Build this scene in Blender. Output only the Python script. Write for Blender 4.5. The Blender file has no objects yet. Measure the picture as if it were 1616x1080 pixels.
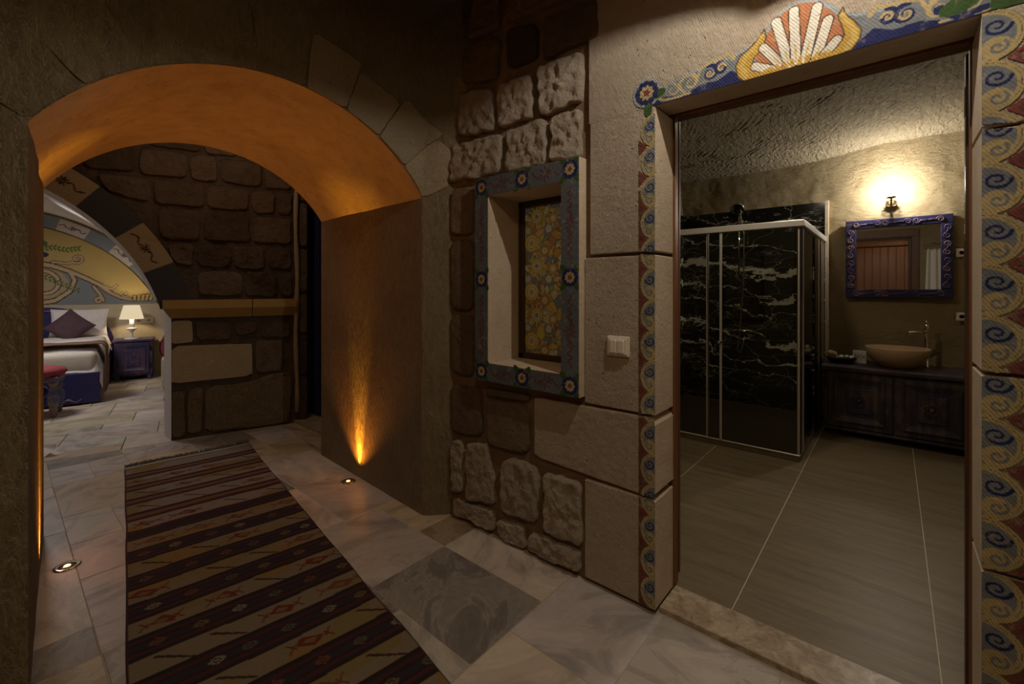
import bpy, bmesh, math, random
import numpy as np
from mathutils import Vector, Matrix
PI = math.pi
random.seed(7)
SC = bpy.context.scene
COL = SC.collection

# ------------------------------------------------------------------ camera
CAM_YAW = math.atan(601 / 700)
cd = bpy.data.cameras.new('camera')
cam = bpy.data.objects.new('camera', cd)
COL.objects.link(cam)
cam.location = (0, 0, 1.45)
cam.rotation_euler = (PI / 2, 0, CAM_YAW)
cd.sensor_width = 36
cd.lens = 36 * 700 / 1616
cd.shift_y = -82.5 / 1616
cd.clip_start = 0.02
SC.camera = cam

# ------------------------------------------------------------------ world, exposure, lights
SC.view_settings.view_transform = 'Standard'
SC.view_settings.look = 'None'
SC.view_settings.gamma = 1
SC.view_settings.use_curve_mapping = False
SC.view_settings.exposure = 0.0
w = bpy.data.worlds.new('world'); SC.world = w
w.use_nodes = True
w.node_tree.nodes['Background'].inputs[0].default_value = (0.02, 0.016, 0.01, 1)
w.node_tree.nodes['Background'].inputs[1].default_value = 0.3

def light(name, kind, loc, energy, color, size=0.05, rot=(0, 0, 0), spot=None, blend=0.2, sy=None):
    l = bpy.data.lights.new(name, kind)
    l.energy = energy; l.color = color
    if kind == 'AREA':
        l.size = size
        if sy: l.shape = 'RECTANGLE'; l.size_y = sy
    else:
        l.shadow_soft_size = size
    if spot:
        l.spot_size = math.radians(spot); l.spot_blend = blend
    o = bpy.data.objects.new(name, l); COL.objects.link(o)
    o.location = loc; o.rotation_euler = rot
    return o

# shaded hall lamp above the bathroom doorway (its unseen shade, built below, is shaped to cut the light off at the top of the wall)
light('hall_lamp_light', 'POINT', (-0.20, 1.42, 2.86), 38, (1.0, 0.91, 0.79), 0.008)
# added dim fill lights, unseen: hall behind the camera and passage beyond the arch
light('hall_fill_light', 'AREA', (0.1, -0.3, 3.1), 15, (1.0, 0.74, 0.42), 0.6)
light('passage_fill_light', 'AREA', (-4.3, 1.1, 3.15), 5.0, (1.0, 0.74, 0.52), 1.0)
# amber floor uplights
AMB = (1.0, 0.33, 0.035)
light('uplight_right_beam', 'SPOT', (-3.12, 1.79, 0.02), 150, (1.0, 0.43, 0.03), 0.006, (PI - 0.14, 0, 0), 30, 1.0)
light('uplight_right_spill', 'SPOT', (-3.12, 1.745, 0.03), 32, AMB, 0.012, (PI + 0.10, 0, 0), 110, 1.0)
light('uplight_left_beam', 'SPOT', (-3.28, 0.180, 0.02), 150, (1.0, 0.43, 0.03), 0.006, (PI + 0.14, 0, 0), 30, 1.0)
light('uplight_left_spill', 'SPOT', (-3.28, 0.225, 0.03), 32, AMB, 0.012, (PI - 0.10, 0, 0), 110, 1.0)
# bathroom sconce
light('sconce_light', 'POINT', (-0.012, 5.81, 2.45), 42, (1.0, 0.94, 0.84), 0.03)
# added fill light under the bathroom ceiling, for the dark lower wall and vanity
light('bath_fill_light', 'AREA', (-0.75, 3.7, 2.84), 9.5, (1.0, 0.85, 0.64), 0.12)

# ------------------------------------------------------------------ numpy noise
def _h(ix, iy, iz):
    n = (ix * 374761393 + iy * 668265263 + iz * 1442695041) & 0xffffffff
    n = ((n ^ (n >> 13)) * 1274126177) & 0xffffffff
    n = n ^ (n >> 16)
    return (n & 0xffff) / 65535.0
def vnoise(p):
    p = np.asarray(p, float)
    i = np.floor(p).astype(np.int64); f = p - i
    f = f * f * (3 - 2 * f)
    r = 0
    for dx in (0, 1):
        for dy in (0, 1):
            for dz in (0, 1):
                wgt = (f[:, 0] if dx else 1 - f[:, 0]) * (f[:, 1] if dy else 1 - f[:, 1]) * (f[:, 2] if dz else 1 - f[:, 2])
                r = r + wgt * _h(i[:, 0] + dx, i[:, 1] + dy, i[:, 2] + dz)
    return r * 2 - 1
def fbm(p, octv=4):
    p = np.asarray(p, float); a = 1; s = 0
    for _ in range(octv):
        s = s + a * vnoise(p); p = p * 2.03 + 7.1; a *= 0.5
    return s

# ------------------------------------------------------------------ object helpers
LAST = ['']
def link(name, verts, faces, mats, parent=None, mi=None, smooth=False, loc=None, rz=None):
    me = bpy.data.meshes.new(name)
    if isinstance(verts, np.ndarray): verts = verts.tolist()
    me.from_pydata(verts, [], faces)
    if not isinstance(mats, (list, tuple)): mats = [mats]
    for m in mats: me.materials.append(m)
    if mi is not None: me.polygons.foreach_set('material_index', np.asarray(mi, dtype=np.int32))
    if smooth: me.polygons.foreach_set('use_smooth', [True] * len(me.polygons))
    me.update()
    o = bpy.data.objects.new(name, me); COL.objects.link(o); LAST[0] = o.name
    if parent: o.parent = parent
    if loc: o.location = loc
    if rz is not None: o.rotation_euler = (0, 0, rz)
    return o

def thing(name, label, cat, loc=(0, 0, 0), rz=0, group=None):
    o = bpy.data.objects.new(name, None); COL.objects.link(o)
    o.empty_display_size = 0.1
    o.location = loc; o.rotation_euler = (0, 0, rz)
    return tag(o, label, cat, group)
def tag(o, label, cat, group=None):
    o['label'] = label; o['category'] = cat
    if group: o['group'] = group
    return o
def struct(o, label=None):
    o['kind'] = 'structure'
    if label: o['label'] = label
    return o
def lab(o, t):
    o['label'] = t; return o

class MB:
    """collects shapes; build() links them as ONE mesh object"""
    def __init__(s): s.v = []; s.f = []; s.m = []; s.i = 0
    def add(s, vs, fs):
        n = len(s.v); s.v += [tuple(v) for v in vs]
        s.f += [tuple(k + n for k in f) for f in fs]; s.m += [s.i] * len(fs); return s
    def mat(s, i): s.i = i; return s
    def box(s, x0, x1, y0, y1, z0, z1, M=None):
        vs = [Vector(v) for v in ((x0, y0, z0), (x1, y0, z0), (x1, y1, z0), (x0, y1, z0), (x0, y0, z1), (x1, y0, z1), (x1, y1, z1), (x0, y1, z1))]
        if M: vs = [M @ v for v in vs]
        return s.add(vs, [(3, 2, 1, 0), (4, 5, 6, 7), (0, 1, 5, 4), (1, 2, 6, 5), (2, 3, 7, 6), (3, 0, 4, 7)])
    def rbox(s, x0, x1, y0, y1, z0, z1, b=0.005, seg=2, M=None):
        bm = bmesh.new()
        bmesh.ops.create_cube(bm, size=1)
        for v in bm.verts:
            v.co = ((x0 + x1) / 2 + v.co.x * (x1 - x0), (y0 + y1) / 2 + v.co.y * (y1 - y0), (z0 + z1) / 2 + v.co.z * (z1 - z0))
        bmesh.ops.bevel(bm, geom=bm.edges[:], offset=b, segments=seg, affect='EDGES', profile=0.5)
        if M: bm.transform(M)
        bm.verts.index_update()
        s.add([v.co.copy() for v in bm.verts], [[v.index for v in f.verts] for f in bm.faces]); bm.free(); return s
    def tube(s, pts, r, n=8, cap=True):
        pts = [Vector(p) for p in pts]
        rs = r if isinstance(r, (list, tuple)) else [r] * len(pts)
        t0 = (pts[1] - pts[0]).normalized()
        up = Vector((0, 0, 1)) if abs(t0.z) < 0.9 else Vector((1, 0, 0))
        a = t0.cross(up).normalized()
        vs = []; fs = []
        for i, p in enumerate(pts):
            t = (pts[min(i + 1, len(pts) - 1)] - pts[max(i - 1, 0)]).normalized()
            a = (a - t * a.dot(t)).normalized(); b = t.cross(a)
            for k in range(n):
                an = 2 * PI * k / n
                vs.append(p + (a * math.cos(an) + b * math.sin(an)) * rs[i])
        for i in range(len(pts) - 1):
            for k in range(n):
                k2 = (k + 1) % n
                fs.append((i * n + k, i * n + k2, (i + 1) * n + k2, (i + 1) * n + k))
        if cap:
            fs.append(tuple(reversed(range(n)))); fs.append(tuple((len(pts) - 1) * n + k for k in range(n)))
        return s.add(vs, fs)
    def lathe(s, prof, n=24, c=(0, 0, 0), sx=1, sy=1, cap=True, M=None):
        vs = []; fs = []
        for (r, z) in prof:
            for k in range(n):
                a = 2 * PI * k / n
                v = Vector((c[0] + r * sx * math.cos(a), c[1] + r * sy * math.sin(a), c[2] + z))
                vs.append(M @ v if M else v)
        for i in range(len(prof) - 1):
            for k in range(n):
                k2 = (k + 1) % n
                fs.append((i * n + k, i * n + k2, (i + 1) * n + k2, (i + 1) * n + k))
        if cap:
            fs.append(tuple(reversed(range(n)))); fs.append(tuple((len(prof) - 1) * n + k for k in range(n)))
        return s.add(vs, fs)
    def prism(s, poly, O, U, V, N, d0, d1):
        """poly in (u,v); extruded from d0 to d1 along N"""
        O, U, V, N = map(Vector, (O, U, V, N)); n = len(poly)
        vs = [O + U * u + V * v + N * d0 for u, v in poly] + [O + U * u + V * v + N * d1 for u, v in poly]
        fs = [tuple(reversed(range(n))), tuple(range(n, 2 * n))] + [(i, (i + 1) % n, n + (i + 1) % n, n + i) for i in range(n)]
        return s.add(vs, fs)
    def build(s, name, mats, parent=None, smooth=False, loc=None, rz=None):
        return link(name, s.v, s.f, mats, parent, s.m, smooth, loc, rz)

def autosmooth(o, ang=40):
    """smooth shading with sharp edges kept"""
    me = o.data
    bm = bmesh.new(); bm.from_mesh(me)
    for f in bm.faces: f.smooth = True
    for e in bm.edges:
        if len(e.link_faces) == 2 and e.calc_face_angle(0) > math.radians(ang): e.smooth = False
    bm.to_mesh(me); bm.free(); return o

def grid_obj(name, fn, nu, nv, mats, parent=None, smooth=True, loc=None, rz=None):
    """fn(U,V arrays 0..1) -> (n,3)"""
    u = np.linspace(0, 1, nu + 1); v = np.linspace(0, 1, nv + 1)
    U, V = np.meshgrid(u, v); P = fn(U.ravel(), V.ravel())
    a = np.arange(nu * nv); i = a // nu; j = a % nu
    b = i * (nu + 1) + j
    F = np.stack([b, b + 1, b + nu + 2, b + nu + 1], 1)
    return link(name, P, F.tolist(), mats, parent, None, smooth, loc, rz)

# ------------------------------------------------------------------ node helpers
class NT:
    def __init__(s, name):
        s.m = bpy.data.materials.new(name); s.m.use_nodes = True
        s.t = s.m.node_tree; s.t.nodes.clear()
        s.out = s.n('ShaderNodeOutputMaterial')
    def n(s, kind, **kw):
        x = s.t.nodes.new(kind)
        for k, v in kw.items():
            if k.startswith('i_'): x.inputs[k[2:].replace('_', ' ')].default_value = v
            else: setattr(x, k, v)
        return x
    def l(s, a, b): s.t.links.new(a, b); return s
    def val(s, sock, v):
        if hasattr(v, 'is_output') or isinstance(v, bpy.types.NodeSocket): s.l(v, sock)
        else: sock.default_value = v
    def math(s, op, a, b=None, clamp=False):
        x = s.n('ShaderNodeMath', operation=op, use_clamp=clamp)
        s.val(x.inputs[0], a)
        if b is not None: s.val(x.inputs[1], b)
        return x.outputs[0]
    def mix(s, fac, a, b, mode='MIX'):
        x = s.n('ShaderNodeMixRGB', blend_type=mode)
        for sock, v in zip(x.inputs, (fac, a, b)):
            if isinstance(v, tuple) and len(v) == 3: v = (*v, 1)
            s.val(sock, v)
        return x.outputs[0]
    def coord(s, kind='Object'): return s.n('ShaderNodeTexCoord').outputs[kind]
    def map(s, vec, scale=(1, 1, 1), rot=(0, 0, 0), loc=(0, 0, 0)):
        x = s.n('ShaderNodeMapping'); s.l(vec, x.inputs[0])
        x.inputs['Scale'].default_value = scale; x.inputs['Rotation'].default_value = rot; x.inputs['Location'].default_value = loc
        return x.outputs[0]
    def noise(s, vec, scale, detail=4, rough=0.55, dist=0.0):
        x = s.n('ShaderNodeTexNoise'); s.l(vec, x.inputs['Vector'])
        x.inputs['Scale'].default_value = scale; x.inputs['Detail'].default_value = detail
        x.inputs['Roughness'].default_value = rough; x.inputs['Distortion'].default_value = dist
        return x.outputs[0]
    def voro(s, vec, scale, feature='F1', out='Distance', rnd=1.0):
        x = s.n('ShaderNodeTexVoronoi', feature=feature); s.l(vec, x.inputs['Vector'])
        x.inputs['Scale'].default_value = scale; x.inputs['Randomness'].default_value = rnd
        return x.outputs[out]
    def ramp(s, fac, stops, interp='LINEAR'):
        x = s.n('ShaderNodeValToRGB'); s.l(fac, x.inputs[0]); cr = x.color_ramp; cr.interpolation = interp
        while len(cr.elements) < len(stops): cr.elements.new(0.5)
        for e, (p, c) in zip(cr.elements, stops):
            e.position = p
            e.color = (c, c, c, 1) if not isinstance(c, tuple) else (*c, 1)
        return x.outputs[0]
    def bump(s, h, strength, dist, normal=None):
        x = s.n('ShaderNodeBump'); s.l(h, x.inputs['Height'])
        x.inputs['Strength'].default_value = strength; x.inputs['Distance'].default_value = dist
        if normal: s.l(normal, x.inputs['Normal'])
        return x.outputs[0]
    def bsdf(s, color, rough=0.7, metal=0.0, normal=None, spec=0.4, **kw):
        b = s.n('ShaderNodeBsdfPrincipled')
        if isinstance(color, tuple) and len(color) == 3: color = (*color, 1)
        s.val(b.inputs['Base Color'], color); s.val(b.inputs['Roughness'], rough); s.val(b.inputs['Metallic'], metal)
        b.inputs['Specular IOR Level'].default_value = spec
        if normal: s.l(normal, b.inputs['Normal'])
        for k, v in kw.items(): s.val(b.inputs[k.replace('_', ' ')], v)
        s.l(b.outputs[0], s.out.inputs[0]); return b

def stone_bump(t, vec, chisel=None, rough=0.5, pits=0.6):
    """height field of tooled tuff: grain, pits and optional chisel combing"""
    g = t.noise(vec, 38, 9, 0.72)
    nrm = t.bump(g, 0.8 * rough, 0.045)
    if pits:
        p = t.voro(vec, 26); pm = t.noise(vec, 7, 3)
        hole = t.math('MULTIPLY', t.ramp(p, [(0.03, 1.0), (0.17, 0.0)]), t.ramp(pm, [(0.5, 0.0), (0.62, 1.0)]))
        nrm = t.bump(t.math('SUBTRACT', 1.0, hole), pits, 0.012, nrm)
    else: hole = None
    if chisel and chisel[0] == 'streak':
        _, sc, rot, amp = chisel
        nrm = t.bump(t.noise(t.map(vec, sc, rot), 1.0, 4, 0.6, 0.4), amp, 0.05, nrm)
    elif chisel:
        d, freq, dist, amp = chisel
        dn = t.n('ShaderNodeVectorMath', operation='DOT_PRODUCT'); t.l(vec, dn.inputs[0]); dn.inputs[1].default_value = d
        ph = t.math('ADD', t.math('MULTIPLY', dn.outputs['Value'], freq), t.math('MULTIPLY', t.noise(vec, 5, 4, 0.6), dist))
        nrm = t.bump(t.math('MULTIPLY', t.math('SINE', ph), t.noise(vec, 12, 2)), amp, 0.01, nrm)
    return nrm, hole

def stone_mat(name, c1, c2, c3, chisel=None, rough=0.5, pits=0.6, var=0.35):
    t = NT(name); v = t.coord()
    col = t.mix(t.ramp(t.noise(v, 1.7, 5, 0.6), [(0.35, 0.0), (0.65, 1.0)]), c1, c2)
    col = t.mix(t.ramp(t.noise(v, 9, 6, 0.7), [(0.45, 0.0), (0.75, 0.7)]), col, c3)
    rnd = t.n('ShaderNodeObjectInfo').outputs['Random']
    k = t.math('ADD', t.math('MULTIPLY', rnd, var), 1 - var * 0.55)
    col = t.mix(1.0, col, t.n('ShaderNodeCombineXYZ').outputs[0], 'MULTIPLY') if False else t.mix(1.0, col, k, 'MULTIPLY')
    nrm, hole = stone_bump(t, v, chisel, rough, pits)
    if hole: col = t.mix(t.math('MULTIPLY', hole, 0.6), col, tuple(x * 0.35 for x in c1))
    t.bsdf(col, 0.9, 0, nrm, 0.15)
    return t.m

# ------------------------------------------------------------------ materials
M = {}
M['mortar'] = stone_mat('mortar', (.22, .145, .085), (.27, .18, .11), (.17, .11, .06), None, 0.7, 0.3, 0)
M['rough'] = stone_mat('rough_tuff', (.58, .475, .36), (.64, .54, .43), (.47, .37, .27), None, 1.4, 0.9)
M['smooth'] = stone_mat('dressed_tuff', (.58, .475, .36), (.64, .54, .42), (.50, .39, .28), ((0.93, 0.0, 0.36), 800, 9, .40), 1.1, 1.0, .08)
M['smoothv'] = stone_mat('dressed_tuff_upright', (.58, .475, .36), (.64, .54, .42), (.50, .39, .28), ((1.0, 0.2, 0.12), 760, 9, .40), 1.1, 1.0, .08)
M['plain'] = stone_mat('plain_tuff', (.58, .47, .34), (.63, .52, .39), (.50, .38, .26), None, 0.5, 0.6, .08)
M['umber'] = stone_mat('umber_tuff', (.075, .06, .042), (.09, .07, .05), (.05, .04, .03), None, 1.0, 0.4, 0)  # tuff much darker than the rest, for one stone
M['brown'] = stone_mat('shaded_tuff', (.27, .185, .115), (.35, .25, .165), (.20, .13, .08), None, 1.5, 0.9)  # rough tuff darkened: shade of window frame and lamp cutoff put into colour
M['arch'] = stone_mat('arch_tuff', (.42, .33, .20), (.36, .27, .16), (.48, .38, .25), ('streak', (26, 26, 10), (0.5, 0, 0), 1.0), 2.3, 1.0, .25)
M['arch_ring'] = stone_mat('arch_ring_tuff', (.40, .32, .21), (.35, .27, .17), (.44, .36, .25), None, 0.9, 0.9, .25)
M['jamb'] = stone_mat('chiselled_jamb', (.46, .36, .25), (.40, .30, .20), (.50, .41, .30), ('streak', (42, 42, 9), (0, 0.06, 0), 1.5), 2.6, 0.7, 0)
M['plaster'] = stone_mat('arch_plaster', (.60, .46, .29), (.48, .36, .22), (.36, .25, .14), None, 0.6, 0.7, 0)
M['ochre'] = stone_mat('ochre_ledge', (.40, .25, .085), (.44, .29, .11), (.35, .21, .07), None, 0.25, 0.2, 0.1)
M['farblock'] = stone_mat('far_block', (.38, .30, .19), (.43, .35, .23), (.33, .26, .16), None, 0.5, 0.6, .1)
M['farrough'] = stone_mat('far_rough', (.25, .175, .12), (.33, .25, .18), (.15, .09, .06), None, 1.8, 0.8, .6)
M['farchisel'] = stone_mat('far_chisel', (.30, .22, .13), (.34, .26, .16), (.24, .17, .1), ('streak', (45, 45, 8), (0, 0.1, 0), 1.2), 1.4, 0.6, .2)
M['bathwall'] = stone_mat('bath_plaster', (.58, .455, .265), (.52, .40, .225), (.62, .50, .31), ('streak', (16, 16, 34), (0, 0.5, 0), 1.0), 2.2, 0.5, 0)
M['bathceil'] = stone_mat('bath_ceiling', (.55, .46, .31), (.50, .41, .27), (.60, .5, .35), ('streak', (30, 9, 20), (0, 0, 0.75), 1.2), 1.0, 0.5, 0)
M['bedwall'] = stone_mat('bedroom_wall', (.55, .47, .33), (.58, .50, .36), (.50, .42, .28), None, 0.4, 0.3, 0)
M['whitewash'] = stone_mat('whitewash', (.66, .62, .60), (.72, .69, .67), (.6, .56, .55), None, 0.4, 0.2, 0)

def wood(name, c1, c2, axis=2, rough=0.45, sc=6):
    t = NT(name); s = [sc * 4, sc * 4, sc * 4]; s[axis] = sc * 0.25
    v = t.map(t.coord(), tuple(s))
    g = t.noise(v, 1.2, 6, 0.65, 0.6)
    nrm = t.bump(g, 0.25, 0.005)
    t.bsdf(t.mix(t.ramp(g, [(0.35, 0.0), (0.68, 1.0)]), c1, c2), rough, 0, nrm, 0.35); return t.m
M['frame'] = wood('brown_timber', (.13, .05, .02), (.22, .09, .035))
M['frame_dark'] = wood('dark_timber', (.05, .022, .01), (.085, .04, .018))
M['door'] = wood('door_timber', (.09, .036, .016), (.15, .065, .03))
def worn_blue(name, blue, brown, amt=0.5, axis=0, rough=0.5):
    """brushed blue paint worn to the wood"""
    t = NT(name); s = [22, 22, 22]; s[axis] = 2.2
    v = t.coord(); g = t.noise(t.map(v, tuple(s)), 1.0, 5, 0.7); k = t.noise(v, 6, 4)
    f = t.ramp(t.math('ADD', t.math('MULTIPLY', g, 0.6), t.math('MULTIPLY', k, 0.4)), [(amt - 0.03, 0.0), (amt + 0.09, 1.0)])
    t.bsdf(t.mix(f, blue, brown), rough, 0, t.bump(g, 0.2, 0.004), 0.35); return t.m
M['vanity'] = worn_blue('worn_navy', (.036, .031, .052), (.10, .072, .066), 0.5, 2)
M['vanity_top'] = worn_blue('worn_navy_top', (.035, .026, .04), (.085, .055, .06), 0.48, 0)
M['mirrorblue'] = worn_blue('carved_blue', (.026, .022, .08), (.16, .09, .09), 0.56, 0)
M['mirrorline'] = worn_blue('carved_rub', (.06, .045, .13), (.30, .18, .16), 0.51, 0)
M['night'] = worn_blue('worn_purple', (.05, .043, .11), (.15, .09, .09), 0.52, 2)
M['bedblue'] = worn_blue('bed_navy', (.03, .028, .12), (.15, .085, .07), 0.62, 0)
M['stoolleg'] = worn_blue('stool_paint', (.08, .10, .22), (.32, .20, .10), .5, 0)
M['bedside'] = worn_blue('bed_side_purple', (.13, .085, .15), (.22, .13, .12), 0.5, 1)
M['doorblue'] = worn_blue('door_blue', (.02, .02, .09), (.03, .03, .05), 0.6, 2)

def simple(name, c, rough=0.5, metal=0.0, bump=0.0, bs=60, **kw):
    t = NT(name); nrm = None
    v = t.coord(); n = t.noise(v, bs, 4)
    if bump: nrm = t.bump(n, bump, 0.004)
    col = t.mix(t.ramp(n, [(0.3, 0.0), (0.7, 1.0)]), tuple(x * 0.9 for x in c), c)
    t.bsdf(col, rough, metal, nrm, 0.4, **kw); return t.m
M['chrome'] = simple('chrome', (.75, .73, .70), 0.12, 1.0)
M['alu'] = simple('satin_aluminium', (.62, .59, .53), 0.35, 0.35)
M['brass'] = simple('old_brass', (.16, .11, .05), 0.35, 0.9)
M['white_plastic'] = simple('ivory_plastic', (.72, .65, .55), 0.35)
M['porcelain'] = simple('white_enamel', (.80, .77, .74), 0.3)
M['linen'] = simple('white_linen', (.74, .70, .68), 0.9, 0, 0.5, 30)
M['duvet'] = simple('cream_duvet', (.60, .55, .47), 0.9, 0, 0.4, 25)
M['throw'] = simple('brown_throw', (.16, .085, .055), 0.85, 0, 0.4, 80)
M['purple'] = simple('plum_cushion', (.085, .045, .055), 0.8, 0, 0.4, 60)
M['redseat'] = simple('red_upholstery', (.30, .045, .055), 0.75, 0, 0.3, 60)
M['basin'] = simple('sandstone_basin', (.50, .34, .20), 0.55, 0, 0.15, 30)
M['black'] = simple('black_ware', (.015, .013, .012), 0.4)
M['ceiling'] = simple('hall_ceiling', (.20, .15, .09), 0.9, 0, 0.6, 12)
M['towel'] = simple('white_towel', (.75, .72, .66), 0.95, 0, 0.6, 120)
M['dark'] = simple('shadow_dark', (.02, .016, .012), 0.9)
M['fringe'] = simple('fringe_wool', (.12, .10, .075), 0.9)
M['grout'] = simple('floor_grout', (.40, .35, .28), 0.9, 0, 0.3, 60)
M['bathgrout'] = simple('bath_grout', (.62, .55, .40), 0.9)

def emit(name, c, s):
    t = NT(name); e = t.n('ShaderNodeEmission'); e.inputs[0].default_value = (*c, 1); e.inputs[1].default_value = s
    t.l(e.outputs[0], t.out.inputs[0]); return t.m
t = NT('sconce_tulip'); e = t.n('ShaderNodeEmission'); e.inputs[0].default_value = (1, .92, .80, 1); e.inputs[1].default_value = 24
tr = t.n('ShaderNodeBsdfTransparent'); mx = t.n('ShaderNodeMixShader'); mx.inputs[0].default_value = .3
t.l(tr.outputs[0], mx.inputs[1]); t.l(e.outputs[0], mx.inputs[2]); t.l(mx.outputs[0], t.out.inputs[0]); M['bulb'] = t.m
M['amber'] = emit('amber_led', (1.0, .62, .18), 5)
M['glasslens'] = simple('amber_glass', (.25, .12, .03), 0.15)
M['shade'] = emit('lit_lampshade', (1.0, .82, .52), .72)

# glass: a little tinted, mirrors slightly
t = NT('clear_glass'); fr = t.n('ShaderNodeFresnel'); fr.inputs[0].default_value = 1.45
tr = t.n('ShaderNodeBsdfTransparent'); tr.inputs[0].default_value = (.86, .88, .85, 1)
gl = t.n('ShaderNodeBsdfGlossy'); gl.inputs['Roughness'].default_value = 0.02
mx = t.n('ShaderNodeMixShader'); t.l(fr.outputs[0], mx.inputs[0]); t.l(tr.outputs[0], mx.inputs[1]); t.l(gl.outputs[0], mx.inputs[2])
t.l(mx.outputs[0], t.out.inputs[0]); M['glass'] = t.m
t = NT('mirror_glass'); t.bsdf((.80, .80, .78), 0.015, 1.0); M['mirror'] = t.m

# marble hall tiles: palette colour per object, veins turned a random way per tile
t = NT('marble_tile'); oi = t.n('ShaderNodeObjectInfo')
vr = t.n('ShaderNodeVectorRotate', rotation_type='Z_AXIS'); t.l(t.coord(), vr.inputs['Vector'])
t.l(t.math('MULTIPLY', oi.outputs['Random'], 9.0), vr.inputs['Angle'])
v = t.map(vr.outputs[0], (1.1, 2.1, 1))
n1 = t.noise(v, 2.3, 7, 0.62, 1.1); n2 = t.noise(v, 9, 8, 0.75, 0.5)
lightc = t.mix(1.0, oi.outputs['Color'], (1.25, 1.22, 1.18), 'MULTIPLY')
darkc = t.mix(1.0, oi.outputs['Color'], (.58, .57, .58), 'MULTIPLY')
col = t.mix(t.ramp(n1, [(0.38, 0.0), (0.70, 1.0)]), lightc, darkc)
col = t.mix(t.ramp(n2, [(0.5, 0.0), (0.72, 0.45)]), col, (.40, .32, .24))
col = t.mix(t.ramp(t.math('ABSOLUTE', t.math('SUBTRACT', n1, 0.5)), [(0.0, 0.18), (0.03, 0.0)]), col, (.72, .66, .58))
t.bsdf(col, t.math('ADD', t.math('MULTIPLY', n2, 0.3), 0.22), 0, t.bump(n2, 0.06, 0.004), 0.4); M['marble'] = t.m
# bathroom travertine tiles
t = NT('bath_tile'); v = t.coord(); v2 = t.map(v, (1.0, 9.0, 1.0))
n1 = t.noise(v2, 2.0, 6, 0.65, 0.4); n2 = t.noise(t.map(v, (3, 14, 3)), 6, 5, 0.7)
col = t.mix(t.ramp(n1, [(0.35, 0.0), (0.65, 1.0)]), (.20, .155, .09), (.135, .10, .056))
col = t.mix(t.ramp(n2, [(0.58, 0.0), (0.70, 0.6)]), col, (.28, .225, .14))
t.bsdf(col, 0.42, 0, t.bump(n2, 0.05, 0.003), 0.35); M['bathtile'] = t.m
t = NT('threshold_marble'); v = t.coord(); n1 = t.noise(v, 14, 7, 0.7, 0.8)
t.bsdf(t.mix(t.ramp(n1, [(0.38, 0.0), (0.62, 1.0)]), (.24, .17, .105), (.47, .385, .28)), 0.35, 0, None, 0.4); M['sill'] = t.m
# black marble with white veins
t = NT('black_marble'); v = t.coord(); v = t.map(v, (1, 1, 2.2), (0, 0.16, 0))
wv = t.n('ShaderNodeVectorMath', operation='ADD'); nz = t.n('ShaderNodeTexNoise'); t.l(v, nz.inputs['Vector']); nz.inputs['Scale'].default_value = 1.6; nz.inputs['Detail'].default_value = 6
sc_ = t.n('ShaderNodeVectorMath', operation='SCALE'); t.l(nz.outputs['Color'], sc_.inputs[0]); sc_.inputs['Scale'].default_value = 0.75
t.l(v, wv.inputs[0]); t.l(sc_.outputs[0], wv.inputs[1]); wvo = wv.outputs[0]
a1 = t.ramp(t.voro(wvo, 1.7, 'DISTANCE_TO_EDGE'), [(0.0, .9), (0.006, 0.0)])
a2 = t.ramp(t.voro(wvo, 6.5, 'DISTANCE_TO_EDGE'), [(0.0, 0.9), (0.02, 0.0)])
mk = t.ramp(t.noise(v, 2.1, 3), [(0.5, 0.0), (0.62, 1.0)])
mk1 = t.ramp(t.noise(v, 1.3, 2), [(0.40, 0.0), (0.55, 1.0)])
bl = t.ramp(t.noise(wvo, 4, 8, 0.75), [(0.60, 0.0), (0.68, 0.8)])
oc = t.coord(); sx = t.n('ShaderNodeSeparateXYZ'); t.l(oc, sx.inputs[0])
wob = t.math('MULTIPLY', t.math('SUBTRACT', t.noise(t.map(oc, (1, 1, 1.6)), 2.2, 8, .62, .3), .5), .62)
dd_ = t.math('ADD', t.math('ADD', sx.outputs['Z'], t.math('MULTIPLY', sx.outputs['X'], .17)), wob)
thick = t.noise(t.map(oc, (1.2, 1.2, 5)), 1.5, 5, .7)
bands = None
for c_, w_ in ((1.46, .06), (1.22, .022), (.98, .012), (.66, .035), (.40, .02), (.20, .010), (1.74, .008), (2.05, .010)):
    k_ = t.math('GREATER_THAN', t.math('MULTIPLY', t.ramp(thick, [(.42, 0.0), (.66, 1.0)]), w_ * 1.2), t.math('ABSOLUTE', t.math('SUBTRACT', dd_, c_)))
    k2 = t.math('LESS_THAN', t.math('ABSOLUTE', t.math('SUBTRACT', dd_, c_)), .0035)
    k_ = t.math('MAXIMUM', k_, k2); bands = k_ if bands is None else t.math('MAXIMUM', bands, k_)
zone = t.ramp(t.noise(t.map(oc, (1, 1, 2.2)), 1.9, 3), [(.46, 0.0), (.56, 1.0)])
crk = t.ramp(t.noise(t.map(oc, (1, 1, 1.5)), 11, 9, .72, .8), [(.585, 0.0), (.60, .75)])
a2 = t.math('MAXIMUM', a2, crk); mk = t.math('MULTIPLY', zone, mk)
a1 = t.math('MAXIMUM', t.math('MULTIPLY', a1, .6), bands); mk1 = 1.0
f = t.math('MAXIMUM', t.math('MULTIPLY', a1, mk1), t.math('MULTIPLY', t.math('MAXIMUM', a2, bl), mk))
t.bsdf(t.mix(f, (.012, .011, .009), (.66, .60, .48)), 0.12, 0, None, 0.4); M['blackmarble'] = t.m

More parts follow.
